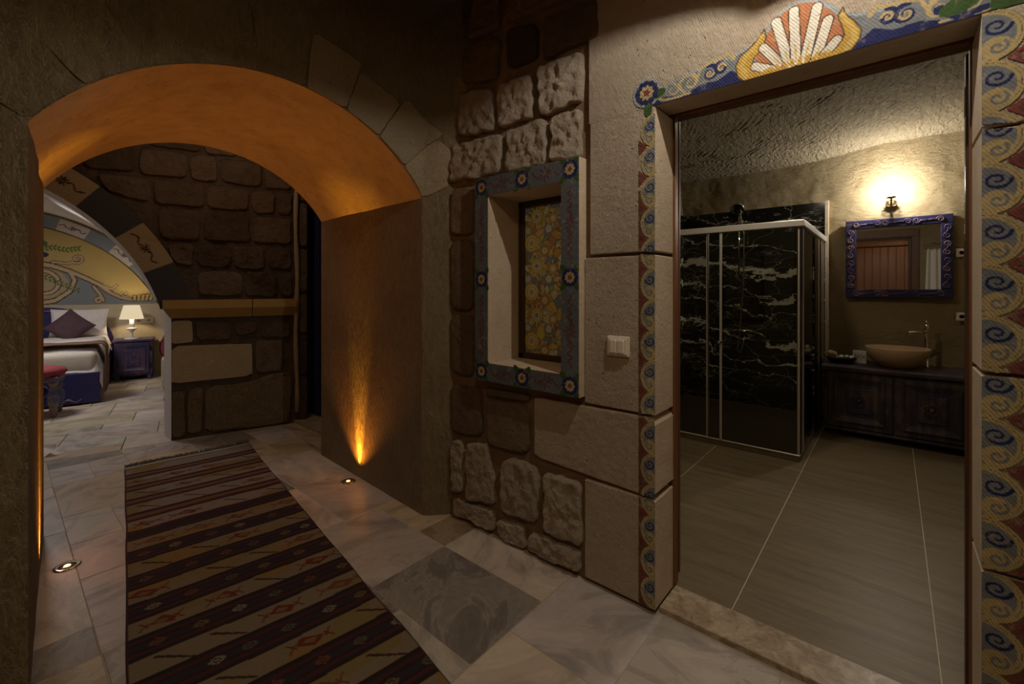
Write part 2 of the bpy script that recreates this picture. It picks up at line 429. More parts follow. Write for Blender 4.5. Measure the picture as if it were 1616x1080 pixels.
def paint_mat(name, chisel=None, rough=0.6, pits=0.5, wear=True, rgh=0.8):
    t = NT(name); v = t.coord(); a = t.n('ShaderNodeVertexColor', layer_name='Col').outputs[0]
    nrm, hole = stone_bump(t, v, chisel, rough, pits)
    if wear:
        a = t.mix(t.ramp(t.noise(v, 22, 6, 0.7), [(0.56, 0.0), (0.74, 0.55)]), a, (.50, .42, .31))
        a = t.mix(1.0, a, t.ramp(t.noise(v, 6, 3), [(0.3, .72), (0.7, 1.0)]), 'MULTIPLY')
    t.bsdf(a, rgh, 0, nrm, 0.2); return t.m
M['paint'] = paint_mat('wall_paint', ((0.75, 0.0, 0.55), 800, 9, .25))
M['paint_flat'] = paint_mat('frame_paint', None, 0.35, 0.4)
M['mural'] = paint_mat('mural_paint', None, 0.4, 0.2, False)
M['weave'] = paint_mat('kilim_weave', ((1, 0.14, 0), 1500, 2, .35), 0.5, 0, False, 0.95)
# stained mosaic glass: light from the bathroom comes through it
t = NT('mosaic_glass'); a = t.n('ShaderNodeVertexColor', layer_name='Col').outputs[0]
d = t.n('ShaderNodeBsdfTranslucent'); t.l(a, d.inputs[0]); b = t.n('ShaderNodeBsdfPrincipled'); t.l(a, b.inputs['Base Color']); b.inputs['Roughness'].default_value = 0.25
mx = t.n('ShaderNodeMixShader'); mx.inputs[0].default_value = 0.6; t.l(b.outputs[0], mx.inputs[1]); t.l(d.outputs[0], mx.inputs[2]); t.l(mx.outputs[0], t.out.inputs[0]); M['mosaic'] = t.m

# ------------------------------------------------------------------ painter: flat painted designs as coloured mesh on a surface
class Paint:
    def __init__(s, u0, u1, v0, v1, res):
        s.nu = max(2, int(round((u1 - u0) / res))); s.nv = max(2, int(round((v1 - v0) / res)))
        s.U, s.V = [a.ravel() for a in np.meshgrid(np.linspace(u0, u1, s.nu + 1), np.linspace(v0, v1, s.nv + 1))]
        s.c = np.zeros((len(s.U), 3)); s.k = np.zeros(len(s.U), bool)
    def fill(s, cond, col):
        s.c[cond] = col; s.k |= cond
    def ell(s, cu, cv, ru, rv, rot=0):
        du, dv = s.U - cu, s.V - cv
        if rot: c, n = math.cos(rot), math.sin(rot); du, dv = du * c + dv * n, -du * n + dv * c
        return np.sqrt((du / ru) ** 2 + (dv / rv) ** 2)
    def dot(s, cu, cv, ru, rv, col, rot=0): s.fill(s.ell(cu, cv, ru, rv, rot) < 1, col)
    def ring(s, cu, cv, ru, rv, a, b, col, rot=0):
        e = s.ell(cu, cv, ru, rv, rot); s.fill((e < b) & (e > a), col)
    def stroke(s, pts, w, col, w2=None):
        """tapering brush line"""
        pts = [np.array(p, float) for p in pts]; n = len(pts) - 1; w2 = w if w2 is None else w2
        for i in range(n):
            a, b = pts[i], pts[i + 1]; wa = (w + (w2 - w) * i / n) / 2
            lo = np.minimum(a, b) - wa; hi = np.maximum(a, b) + wa
            idx = np.nonzero((s.U >= lo[0]) & (s.U <= hi[0]) & (s.V >= lo[1]) & (s.V <= hi[1]))[0]
            if not len(idx): continue
            p = np.stack([s.U[idx], s.V[idx]], 1); d = b - a; L = d @ d + 1e-12
            tt = np.clip(((p - a) @ d) / L, 0, 1); q = a + tt[:, None] * d
            ok = idx[np.hypot(*(p - q).T) < wa]
            s.c[ok] = col; s.k[ok] = True
    def poly(s, pts, col):
        ins = np.zeros(len(s.U), bool); n = len(pts)
        for i in range(n):
            (x0, y0), (x1, y1) = pts[i], pts[(i + 1) % n]
            if y0 == y1: continue
            c = ((y0 > s.V) != (y1 > s.V)) & (s.U < (x1 - x0) * (s.V - y0) / (y1 - y0) + x0)
            ins ^= c
        s.fill(ins, col)
    def build(s, name, fn, mat, parent=None, keep_all=False):
        """fn(U,V)->(n,3) places the design on its surface"""
        P = fn(s.U, s.V)
        a = np.arange(s.nu * s.nv); i = a // s.nu; j = a % s.nu; b = i * (s.nu + 1) + j
        F = np.stack([b, b + 1, b + s.nu + 2, b + s.nu + 1], 1)
        if not keep_all:
            F = F[s.k[F].sum(1) >= 3]
            used = np.unique(F); mp = np.full(len(P), -1); mp[used] = np.arange(len(used)); F = mp[F]; P = P[used]; c = s.c[used]
        else: c = s.c
        o = link(name, P, F.tolist(), mat, parent)
        at = o.data.color_attributes.new('Col', 'FLOAT_COLOR', 'POINT')
        at.data.foreach_set('color', np.concatenate([c, np.ones((len(c), 1))], 1).astype(np.float32).ravel())
        return o
def spiral(cu, cv, r0, r1, a0, turns, n=40, sv=1.0):
    return [(cu + (r0 + (r1 - r0) * i / n) * math.cos(a0 + turns * 2 * PI * i / n), cv + sv * (r0 + (r1 - r0) * i / n) * math.sin(a0 + turns * 2 * PI * i / n)) for i in range(n + 1)]
NAVY = (.022, .026, .10); YEL = (.50, .385, .18); GREYB = (.20, .215, .225); RED = (.22, .06, .045); GREEN = (.05, .10, .025)
TERRA = (.46, .18, .08); WHITE = (.72, .66, .55); GOLD = (.55, .33, .06); HALO = (.33, .36, .37); PBLUE = (.125, .135, .15)

# ------------------------------------------------------------------ stone builder
def resample(poly, n, rough, rng, corner=0.18):
    pts = [np.array(p, float) for p in poly]; out = []; m = len(pts)
    for i in range(m):   # cut the corners round
        p0, p, p1 = pts[i - 1], pts[i], pts[(i + 1) % m]
        r = min(corner * 0.25, 0.3 * min(np.linalg.norm(p0 - p), np.linalg.norm(p1 - p)))
        a = p + (p0 - p) / (np.linalg.norm(p0 - p) + 1e-9) * r; b = p + (p1 - p) / (np.linalg.norm(p1 - p) + 1e-9) * r
        out += [a, (a + b) / 4 + p / 2, b]
    seg = [np.linalg.norm(out[(i + 1) % len(out)] - out[i]) for i in range(len(out))]
    tot = sum(seg); res = []; i = 0; acc = 0
    for k in range(n):
        tgt = tot * k / n
        while acc + seg[i] < tgt and i < len(out) - 1: acc += seg[i]; i += 1
        f = (tgt - acc) / (seg[i] + 1e-9); res.append(out[i] + (out[(i + 1) % len(out)] - out[i]) * min(1, f))
    return np.array(res)
def stone(poly, O, U, V, N, back, front, mat, parent, rough=0.01, n=40, rings=(1, 1, .97, .91, .84, .76, .67, .58, .49, .4, .31, .22, .12), seed=0, name='stone', corner=0.18):
    """one wall stone: outline poly in (u,v), standing from `back` to `front` along N, face roughened"""
    rng = np.random.RandomState(seed)
    P = resample(poly, n, rough, rng, corner); c = P.mean(0)
    O, U, V, N = [np.array(a, float) for a in (O, U, V, N)]
    jit = fbm(np.c_[P * 14 + seed * 3.1, np.zeros(n)], 4) * rough * 0.7
    d = P - c; P = P + d / (np.linalg.norm(d, axis=1)[:, None] + 1e-9) * jit[:, None]
    vs = []; fs = []
    for k, r in enumerate(rings):
        q = c + (P - c) * r
        if k == 0: h = np.full(n, back)
        elif k == 1: h = np.full(n, back + (front - back) * (0.78 if rough > .004 else .985))
        else:
            h = front + fbm(np.c_[q * 30, np.full(n, seed * 5.3)], 5) * rough * 0.62
            if k == 2: h = h - rough * 0.15
        vs.append(O + q[:, :1] * U + q[:, 1:] * V + h[:, None] * N)
    hc = front + rough * 0.4 * rng.randn()
    vs.append((O + c[0] * U + c[1] * V + hc * N)[None])
    for k in range(len(rings) - 1):
        for i in range(n):
            j = (i + 1) % n; fs.append((k * n + i, k * n + j, (k + 1) * n + j, (k + 1) * n + i))
    L = len(rings) - 1
    for i in range(n): fs.append((L * n + i, L * n + (i + 1) % n, (L + 1) * n))
    vs = np.concatenate(vs)
    # keep faces looking along N
    if np.dot(np.cross(U, V), N) < 0: fs = [tuple(reversed(f)) for f in fs]
    return link(name, vs, fs, mat, parent, None, rough > .004)

# =================================================================== STRUCTURE
WY = 1.905                      # face of the right-hand wall
DX0, DX1, DZ = -0.80, 0.20, 2.266   # bathroom doorway
FO, FU, FV, FN = (0, WY, 0), (1, 0, 0), (0, 0, 1), (0, -1, 0)

# ---- right wall: mortar core with door and window openings
b = MB(); y0, y1 = WY + .022, 2.25
b.box(-2.42, -1.80, y0, y1, 0, 3.3); b.box(-1.80, -1.25, y0, y1, 0, 1.01); b.box(-1.80, -1.25, y0, y1, 2.01, 3.3)
b.box(-1.25, DX0 - .03, y0, y1, 0, 3.3); b.box(DX0 - .03, DX1 + .03, y0, y1, 2.30, 3.3); b.box(DX1 + .03, 1.3, y0, y1, 0, 3.3)
wall_right = struct(b.build('wall_right', M['mortar']), 'stone wall with the painted doorway and the small mosaic window')
rough_stones = {
 'S1': [(-2.06, 2.68), (-1.79, 2.64), (-1.78, 2.385), (-2.08, 2.42)], 'S2': [(-1.74, 2.645), (-1.5, 2.62), (-1.49, 2.39), (-1.74, 2.39)],
 'S3': [(-1.45, 2.65), (-1.18, 2.63), (-1.18, 2.39), (-1.44, 2.385)], 'S4': [(-2.14, 2.375), (-1.72, 2.35), (-1.72, 2.13), (-2.16, 2.14)],
 'S5': [(-1.67, 2.355), (-1.405, 2.36), (-1.405, 2.12), (-1.685, 2.125)], 'S6': [(-1.36, 2.365), (-1.18, 2.36), (-1.18, 2.12), (-1.375, 2.125)],
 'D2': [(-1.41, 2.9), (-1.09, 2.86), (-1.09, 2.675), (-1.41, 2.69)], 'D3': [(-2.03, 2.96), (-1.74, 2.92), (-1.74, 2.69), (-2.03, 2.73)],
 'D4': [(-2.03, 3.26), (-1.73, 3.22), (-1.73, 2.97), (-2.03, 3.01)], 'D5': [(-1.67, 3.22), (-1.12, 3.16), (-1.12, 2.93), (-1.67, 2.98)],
 'T3': [(-2.15, .49), (-2.05, .5), (-2.045, .17), (-2.14, .15)], 'T4': [(-2.01, .5), (-1.83, .535), (-1.76, .19), (-2.01, .15)],
 'T5': [(-1.72, .46), (-1.61, .51), (-1.465, .49), (-1.45, .19), (-1.72, .17)], 'T6': [(-1.415, .47), (-1.185, .485), (-1.18, .165), (-1.41, .155)],
 'T7': [(-2.13, .125), (-1.77, .14), (-1.765, .03), (-2.14, .015)], 'T8': [(-1.735, .115), (-1.56, .13), (-1.545, .018), (-1.735, .012)],
 'T9': [(-1.515, .125), (-1.185, .135), (-1.18, .035), (-1.52, .018)]}
for i, (k, p) in enumerate(rough_stones.items()):
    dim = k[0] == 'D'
    stone(p[::-1], FO, FU, FV, FN, -.03, .012, M['rough'] if not dim else M['brown'], wall_right, .017, 60, seed=i + 1, corner=.10)  # upper stones carry the shade above the lamp cutoff in their colour
for i, p in enumerate([[(-2.15, .84), (-1.885, .855), (-1.875, .56), (-2.15, .54)], [(-1.84, .79), (-1.515, .815), (-1.52, .54), (-1.83, .525)],
                       [(-1.85, .862), (-1.515, .872), (-1.515, .84), (-1.84, .82)],
                       [(-2.15, 2.09), (-1.95, 2.09), (-1.95, 1.79), (-2.15, 1.80)], [(-2.15, 1.77), (-1.95, 1.755), (-1.95, 1.32), (-2.15, 1.32)], [(-2.15, 1.29), (-1.95, 1.285), (-1.95, .91), (-2.15, .92)]]):
    stone(p[::-1], FO, FU, FV, FN, -.03, .004, M['brown'], wall_right, .006, 26, seed=40 + i)  # stones below and left of the window frame, its shade in their colour
stone([(-1.67, 2.71), (-1.45, 2.70), (-1.46, 2.90), (-1.68, 2.94)], FO, FU, FV, FN, -.03, .006, M['umber'], wall_right, .006, 24, seed=51)['label'] = 'sooty dark stone'
# dressed blocks beside and over the doorway (each also forms the reveal)
JY = 2.12
def plain_reveal(o):
    o.data.materials.append(M['plain']); k = len(o.data.materials) - 1
    for p in o.data.polygons:
        if abs(p.normal.y) < .6: p.material_index = k
    return o
def block(x0, x1, z0, z1, mat, y_back=JY, g=.004):
    o = MB().rbox(x0 + g, x1 - (g if x1 != DX0 else 0), WY, y_back, z0 + g, z1 - g, .004, 1).build('stone', mat, wall_right); return plain_reveal(o)
block(-1.135, DX0, 1.618, 2.272, M['smoothv']); block(-1.165, DX0, .885, 1.61, M['smoothv'])
stone([(-1.48, .545), (DX0, .52), (DX0, .878), (-1.48, .865)], FO, FU, FV, FN, -.215, .0, M['smooth'], wall_right, .002, 40, seed=60, corner=.05); plain_reveal(COL.objects[-1] if False else bpy.data.objects[LAST[0]])
block(-1.165, DX0, .02, .512, M['smooth'])
for z0, z1 in ((0.01, .62), (.626, 1.2), (1.208, 1.925), (1.93, 2.272)):
    plain_reveal(MB().rbox(DX1, 1.25, WY, JY, z0, z1 - .004, .004, 1).build('stone', M['smooth'], wall_right))
# lintel with its splayed soffit
lp = [(WY, DZ), (WY, 3.0), (JY, 3.0), (JY, 2.292), (JY - .02, 2.286)]
b = MB().prism(lp, (-1.135, 0, 0), (0, 1, 0), (0, 0, 1), (1, 0, 0), 0, 2.38)
lintel = lab(plain_reveal(b.build('lintel', M['smooth'], wall_right)), 'long dressed stone lintel over the doorway')

# ---- floor of the hall
def clip(poly, f):
    out = []
    for i in range(len(poly)):
        a, c = poly[i - 1], poly[i]; fa, fc = f(a), f(c)
        if (fa >= 0) != (fc >= 0):
            k = fa / (fa - fc); out.append((a[0] + (c[0] - a[0]) * k, a[1] + (c[1] - a[1]) * k))
        if fc >= 0: out.append(c)
    return out
OB = Vector((-5.232, 1.094, 0)); BX = Vector((.225, .974, 0)).normalized(); BY = Vector((-.974, .225, 0)).normalized()
BANG = math.atan2(BX.y, BX.x)       # bedroom frame: local x to the right, local y away
def bed_y(p): return (Vector((p[0], p[1], 0)) - OB).dot(BY)
PAL = {'cream': (.50, .44, .37), 'grey': (.40, .36, .33), 'lav': (.44, .40, .40), 'dark': (.22, .20, .185), 'brown': (.30, .22, .13), 'tan': (.46, .37, .25)}
def tile(poly, z, th, mat, parent, col=None, g=.0025, name='tile', gy=None):
    c = np.mean(poly, 0); P = np.array(poly)
    d = np.sign(P - c) if gy is not None else (P - c) / np.linalg.norm(P - c, axis=1)[:, None]
    G = np.array([g, g if gy is None else gy]); q = P - d * G; q2 = P - d * (G + (.003 if gy is None else .0006))
    n = len(P)
    vs = [(x, y, z - th) for x, y in q] + [(x, y, z - .0015) for x, y in q] + [(x, y, z) for x, y in q2]
    fs = [(i, (i + 1) % n, n + (i + 1) % n, n + i) for i in range(n)] + [(n + i, n + (i + 1) % n, 2 * n + (i + 1) % n, 2 * n + i) for i in range(n)] + [tuple(range(2 * n, 3 * n))]
    o = link(name, vs, fs, mat, parent)
    if col: o.color = (*col, 1)
    return o
def shade(c, rng):
    k = rng.uniform(.82, 1.15); return tuple(min(1, x * k * rng.uniform(.96, 1.04)) for x in c)
def pack(nx, ny, preset, rng, sizes):
    occ = np.zeros((nx, ny), bool); out = []
    for (i, j, w_, h_, c) in preset: occ[i:i + w_, j:j + h_] = True; out.append((i, j, w_, h_, c))
    for i in range(nx):
        for j in range(ny):
            if occ[i, j]: continue
            rng.shuffle(sizes)
            for (w_, h_) in sizes + [(1, 1)]:
                if i + w_ <= nx and j + h_ <= ny and not occ[i:i + w_, j:j + h_].any():
                    occ[i:i + w_, j:j + h_] = True; out.append((i, j, w_, h_, None)); break
    return out
floor = struct(MB().box(-11, 1.3, -1.4, 6.1, -.12, -.0012).build('floor', M['grout']), 'floor of random marble tiles')
rng = random.Random(11); g = .23; X1, Y1 = -.776, 1.885
# module grid runs left (-x) and towards the camera (-y)
pre = [(8, 0, 2, 2, 'lav'), (10, 0, 3, 1, 'cream'), (13, 0, 1, 1, 'brown'), (14, 0, 2, 1, 'tan'), (10, 1, 3, 2, 'dark'), (8, 2, 2, 2, 'cream'), (6, 0, 2, 2, 'grey'), (13, 1, 3, 2, 'grey'), (16, 0, 3, 2, 'grey')]
for (i, j, w_, h_, c) in pack(30, 14, pre, rng, [(2, 1), (1, 2), (2, 2), (3, 2), (3, 1), (2, 3)]):
    x1 = X1 + (8 - i) * g; x0 = x1 - w_ * g; yb = Y1 - j * g; ya = yb - h_ * g
    if j == 0: yb = WY + .03
    p = clip([(x0, ya), (x1, ya), (x1, yb), (x0, yb)], lambda q: -.02 - bed_y(q))
    p = clip(p, lambda q: 1.25 - q[0]) if p else p
    if len(p) < 3: continue
    cc = PAL[c] if c else shade(PAL[rng.choice(['cream', 'grey', 'lav', 'tan', 'tan', 'dark', 'cream', 'brown', 'grey'])], rng)
    if ya < -1.35: continue
    tile(p, 0, .01, M['marble'], floor, cc)
for (x0, x1, ya, yb) in ((-3.97, -4.45, 1.94, 2.3), (-4.45, -4.95, 1.94, 2.3)):
    p = clip([(x1, ya), (x0, ya), (x0, yb), (x1, yb)], lambda q: -.02 - bed_y(q))
    if len(p) > 2: tile(p, 0, .01, M['marble'], floor, shade(PAL['cream'], rng))
# bedroom floor tiles, turned with that room
floor_bed = struct(MB().box(-3.2, 1.0, 0.0, 5.0, -.1, -.0012).build('floor', M['grout'], None, False, OB, BANG), 'bedroom floor of pale marble tiles')
for (i, j, w_, h_, c) in pack(16, 20, [], rng, [(2, 1), (3, 1), (2, 2), (3, 2), (4, 2)]):
    x0 = -3.0 + i * .24; ya = j * .22
    cc = shade(rng.choice([PAL['cream'], (.50, .46, .42), (.46, .43, .42), PAL['cream'], (.5, .42, .32)]), rng)
    tile([(x0, ya), (x0 + w_ * .24, ya), (x0 + w_ * .24, ya + h_ * .22), (x0, ya + h_ * .22)], 0, .01, M['marble'], floor_bed, cc)

# ---- arch wall
def arch_profile(y_l, y_r, zs, rise, n_arc=36, n_j=8):
    c = (y_l + y_r) / 2; hs = (y_r - y_l) / 2; R = (hs * hs + rise * rise) / (2 * rise); zc = zs + rise - R
    a = math.asin(min(1, hs / R)); pts = [(y_l, zs * i / n_j) for i in range(n_j)]
    pts += [(c + R * math.sin(-a + 2 * a * i / n_arc), zc + R * math.cos(-a + 2 * a * i / n_arc)) for i in range(n_arc + 1)]
    pts += [(y_r, zs * (n_j - 1 - i) / n_j) for i in range(n_j)]
    return np.array(pts), c, zc, R, a
AX, AXB = -2.30, -3.81
pf, ac, azc, aR, aang = arch_profile(.075, 1.786, 2.04, .46)
pb, _, _, _, _ = arch_profile(.186, 1.865, 2.05, .45)
npf = len(pf)
def front_x(Y, Z):
    f = AX + np.clip(Y - 1.786, 0, .2) * 1.05
    return f + np.clip(Z - 2.2, 0, .6) * np.clip(Y - 1.45, 0, .5) * .55
verts = []; faces = []; mi = []
# intrados, front to back
NS = 24
for k in range(NS + 1):
    f = k / NS; p = pf * (1 - f) + pb * f; x = np.full(npf, AX + (AXB - AX) * f)
    nz = fbm(np.c_[x * 3, p * 3], 3) * np.where(p[:, 1] > 2.03, .012, .003)
    nrm = np.c_[ac - p[:, 0], (1.3 - p[:, 1]) * (p[:, 1] > 2.0)]; nrm /= np.linalg.norm(nrm, axis=1)[:, None]
    e = math.sin(PI * f) ** .3
    p = p + nrm * (nz * e)[:, None]
    if k == 0: p0 = p.copy()
    verts += np.c_[x, p].tolist()
for k in range(NS):
    for i in range(npf - 1):
        faces.append((k * npf + i, k * npf + i + 1, (k + 1) * npf + i + 1, (k + 1) * npf + i)); mi.append(1 if 8 <= i <= 43 else 2)
def ring_face(base, prof, x_of, sgn, NR=14, ylo=-.75, yhi=1.93, zhi=3.3, bulge=.012):
    n = len(prof); c = np.array([ac, 1.0]); base_i = len(verts)
    for k in range(NR + 1):
        f = (k / NR) ** 1.3; q = []
        for (y, z) in prof:
            if z < 2.0: o_ = (ylo if y < ac else yhi, z)
            else:
                d = np.array([y, z]) - c; s_ = 9
                if d[0] < 0: s_ = min(s_, (ylo - c[0]) / d[0])
                if d[0] > 0: s_ = min(s_, (yhi - c[0]) / d[0])
                if d[1] > 0: s_ = min(s_, (zhi - c[1]) / d[1])
                o_ = tuple(c + d * s_)
            q.append((y + (o_[0] - y) * f, z + (o_[1] - z) * f))
        q = np.array(q); x = x_of(q[:, 0], q[:, 1]) + fbm(np.c_[q * 5, np.full(n, 3.3)], 4) * bulge * (0 if k == 0 else 1)
        verts.extend(np.c_[x, q].tolist())
    for k in range(NR):
        for i in range(n - 1):
            t4 = (base_i + k * n + i, base_i + k * n + i + 1, base_i + (k + 1) * n + i + 1, base_i + (k + 1) * n + i)
            faces.append(t4 if sgn > 0 else tuple(reversed(t4))); mi.append(0)
ring_face(0, pf, front_x, 1)
ring_face(0, pb, lambda Y, Z: np.full(len(Y), AXB), -1, 6, -.75, 2.4, 3.3, .004)
wall_front = struct(link('wall_front', verts, faces, [M['arch'], M['plaster'], M['jamb']], None, mi, False), 'thick stone wall pierced by the low round arch')
# voussoirs of the arch ring
nv_ = 9
for k in range(nv_):
    a0 = -aang + 2 * aang * k / nv_ + .0025; a1 = -aang + 2 * aang * (k + 1) / nv_ - .0025
    r0, r1 = aR + .004, aR + (.27, .31, .25, .33, .28, .30, .26, .31, .27)[k]
    po = [(ac + r0 * math.sin(a), azc + r0 * math.cos(a)) for a in np.linspace(a0, a1, 6)] + [(ac + r1 * math.sin(a), azc + r1 * math.cos(a)) for a in np.linspace(a1, a0, 6)]
    po = clip(po, lambda q: 1.90 - q[0])
    stone(po[::-1], (AX, 0, 0), (0, 1, 0), (0, 0, 1), (1, 0, 0), -.03, .014 if k > 4 else .007, M['arch_ring'] if k > 4 else M['arch'], wall_front, .004, 34, seed=70 + k, name='voussoir', corner=.06)
    for v in bpy.data.objects[LAST[0]].data.vertices: v.co.x += float(front_x(np.array([v.co.y]), np.array([v.co.z]))[0]) - AX

# ---- enclosing shell of the hall
struct(MB().box(-11, 1.3, -1.4, 2.0, 3.25, 3.35).build('ceiling', M['ceiling']))
wall_back = struct(MB().box(-2.6, 1.3, -1.4, -1.3, 0, 3.3).build('wall_back', M['mortar']), 'hall wall behind the viewer')
struct(MB().box(1.25, 1.35, -1.4, 2.25, 0, 3.3).build('wall_left', M['mortar']), 'end wall of the hall')
struct(MB().box(-5.3, -2.6, -.6, -.5, 0, 3.3).build('wall_passage', M['mortar']))

# ---- far wall of the passage (beyond the arch) with the bedroom archway
n_ = math.hypot(.28, .96); WU = Vector((.28 / n_, .96 / n_, 0)); WN = Vector((.96 / n_, -.28 / n_, 0)); WO = Vector((-5.232, 1.094, 0))
ARC = (-1.742, .845, 1.715)        # inner edge circle (s, z, r)
SP = 1.35                          # springing height
a_sp = math.acos((SP - ARC[1]) / ARC[2])
inner = [(ARC[0] + ARC[2] * math.sin(a), ARC[1] + ARC[2] * math.cos(a)) for a in np.linspace(-a_sp, a_sp, 40)]
sR, sL = 0.0, 2 * ARC[0]
b = MB()
def wp(s_, z_, d): p = WO + WU * s_ + WN * d; return Vector((p.x, p.y, z_))
TH = .26
prof = [(sL, 0), (sL, SP - .01)] + inner + [(sR, SP - .01), (sR, 0)]
outp = []
for (s_, z_) in prof:
    if z_ < SP: outp.append((-4.6 if s_ < -1 else 1.2, z_))
    else:
        d = np.array([s_ - ARC[0], z_ - .9]); k = 9
        k = min(k, ((1.2 if d[0] > 0 else -4.6) - ARC[0]) / d[0] if abs(d[0]) > 1e-6 else 9, (3.3 - .9) / d[1] if d[1] > 0 else 9)
        outp.append((ARC[0] + d[0] * k, .9 + d[1] * k))
n = len(prof); vs = []
for (s_, z_) in prof: vs.append(wp(s_, z_, -.02))
for (s_, z_) in outp: vs.append(wp(s_, z_, -.02))
for (s_, z_) in prof: vs.append(wp(s_ + (-.075 if s_ > -1.6 and z_ < SP else -.05 * (s_ - ARC[0]) / 1.7), z_ - (.03 if z_ > SP else 0), -TH))
for (s_, z_) in outp: vs.append(wp(s_, z_, -TH))
fs = []; ms = []
for i in range(n - 1):
    fs += [(i, i + 1, n + i + 1, n + i), (2 * n + i, 2 * n + i + 1, i + 1, i), (3 * n + i, 3 * n + i + 1, 2 * n + i + 1, 2 * n + i)]; ms += [0, 1, 1]
wall_passage_end = struct(link('wall_far', [tuple(v) for v in vs], fs, [M['farrough'], M['whitewash']], None, ms), 'rubble wall beyond the arch with the opening to the bedroom')
far = {'a': [(.005, 1.15), (.16, 1.15), (.17, .94), (.005, .93)], 'b': [(.19, 1.14), (.49, 1.12), (.49, .95), (.2, .95)], 'c': [(.52, 1.12), (.71, 1.12), (.71, 1.0), (.53, .97)],
       'd': [(.75, 1.1), (1.03, 1.1), (1.03, .94), (.74, .95)], 'e': [(.005, .91), (.67, .89), (.67, .56), (.005, .55)], 'f': [(.7, .92), (.95, .92), (.945, .58), (.7, .58)],
       'g': [(.005, .47), (.10, .47), (.11, .03), (.008, .02)], 'h': [(.13, .47), (.25, .49), (.235, .04), (.125, .04)], 'i': [(.265, .5), (.57, .47), (.85, .56), (1.04, .56), (1.03, .02), (.265, .03)]}
for k, p in far.items():
    m = M['farblock'] if k in 'ae' else M['farchisel'] if k in 'ghi' else M['farrough']
    stone(p[::-1], WO, WU, (0, 0, 1), WN, -.04, .004 if k in 'ae' else .006, m, wall_passage_end, .003 if k in 'ae' else .012, 26, seed=ord(k), corner=.06 if k in 'ae' else .2)
rng = random.Random(5); z = 1.36
while z < 3.0:
    hgt = rng.uniform(.24, .32); s_ = -3.2 + rng.uniform(0, .2)
    while s_ < 1.02:
        wd = rng.uniform(.22, .48); e = min(s_ + wd, 1.05)
        if e - s_ > .08:
            p = [(s_ + .015, z + .015 + rng.uniform(0, .02)), (e - .015, z + .015 + rng.uniform(0, .02)), (e - .015, z + hgt - .015), (s_ + .015, z + hgt - .015 - rng.uniform(0, .02))]
            rr = ARC[2] + .26
            ctr = (sum(a for a, _ in p) / 4, sum(c for _, c in p) / 4)
            if math.hypot(ctr[0] - ARC[0], ctr[1] - ARC[1]) > rr:
                q = []
                for (a, c) in p:
                    d = math.hypot(a - ARC[0], c - ARC[1])
                    if d < rr: a, c = ARC[0] + (a - ARC[0]) * rr / d, ARC[1] + (c - ARC[1]) * rr / d
                    q.append((a, c))
                if s_ > -1.5: stone(q[::-1], WO, WU, (0, 0, 1), WN, -.04, .003, M['farrough'], wall_passage_end, .013, 34, seed=int(z * 100 + s_ * 37) % 997)
        s_ = e
    z += hgt
# painted voussoir band of the bedroom archway
def band_paint(name, fn, r_in, r_out, a0, a1, blocks, base, alt, ink, parent, mat, res=.009):
    """u = angle*r, v = radial; alternate grey blocks with inked sprigs between"""
    rm = (r_in + r_out) / 2; P = Paint(a0 * rm, a1 * rm, 0, r_out - r_in, res); h = r_out - r_in
    P.fill(P.U > -1e9, base); n_b = blocks; L = (a1 - a0) * rm / n_b
    for k in range(n_b):
        u0 = a0 * rm + k * L
        if k % 2 == 1: P.fill((P.U > u0) & (P.U < u0 + L), alt)
        else:
            uc, vc = u0 + L / 2, h / 2
            for q in range(8):
                a = q * PI / 4; P.stroke([(uc + .012 * math.cos(a), vc + .012 * math.sin(a)), (uc + .038 * math.cos(a), vc + .038 * math.sin(a))], .011, ink)
            for sg in (-1, 1): P.stroke([(uc + sg * (.03 + .13 * i / 12), vc + sg * .018 * math.sin(i / 12 * 2.2 * PI) + sg * .0) for i in range(13)], .013, ink)
    return P.build(name, fn, mat, parent, True)
rmid = ARC[2] + .125
def fn_far(U, V):
    a = U / rmid; r = ARC[2] + V; s_ = ARC[0] + r * np.sin(a); z_ = ARC[1] + r * np.cos(a)
    p = np.array(WO)[None] + s_[:, None] * np.array(WU)[None] + .016 * np.array(WN)[None]; p[:, 2] = z_; return p
lab(band_paint('painted_band', fn_far, ARC[2], ARC[2] + .25, 1.325 - 12 * .2145, 1.325, 12, (.33, .25, .15), (.055, .055, .055), (.05, .02, .015), wall_passage_end, M['mural']), 'band of dark blocks and inked sprigs round the bedroom archway')
# springing ledge, ochre
lp_ = [(0, 1.19), (.055, 1.345), (.055, 1.35), (-.05, 1.35), (-.05, 1.19)]
b = MB()
for (sa, sb, taper) in ((-.005, .665, True), (.672, 1.08, False)):
    vs = []
    for s_, e in ((sa, taper), (sb, False)):
        for (d, z_) in ((.004, 1.175), (.075, 1.27), (.075, 1.352), (-.05, 1.352), (-.05, 1.175)):
            vs.append(wp(s_ - (.055 * (z_ - 1.175) / .1 if e and z_ < 1.275 else (.055 if e else 0)), z_, d))
    MB().add(vs, [(0, 1, 2, 3, 4), (9, 8, 7, 6, 5)] + [(i, 5 + i, 5 + (i + 1) % 5, (i + 1) % 5) for i in range(5)]).build('ledge_stone', M['ochre'], wall_passage_end)
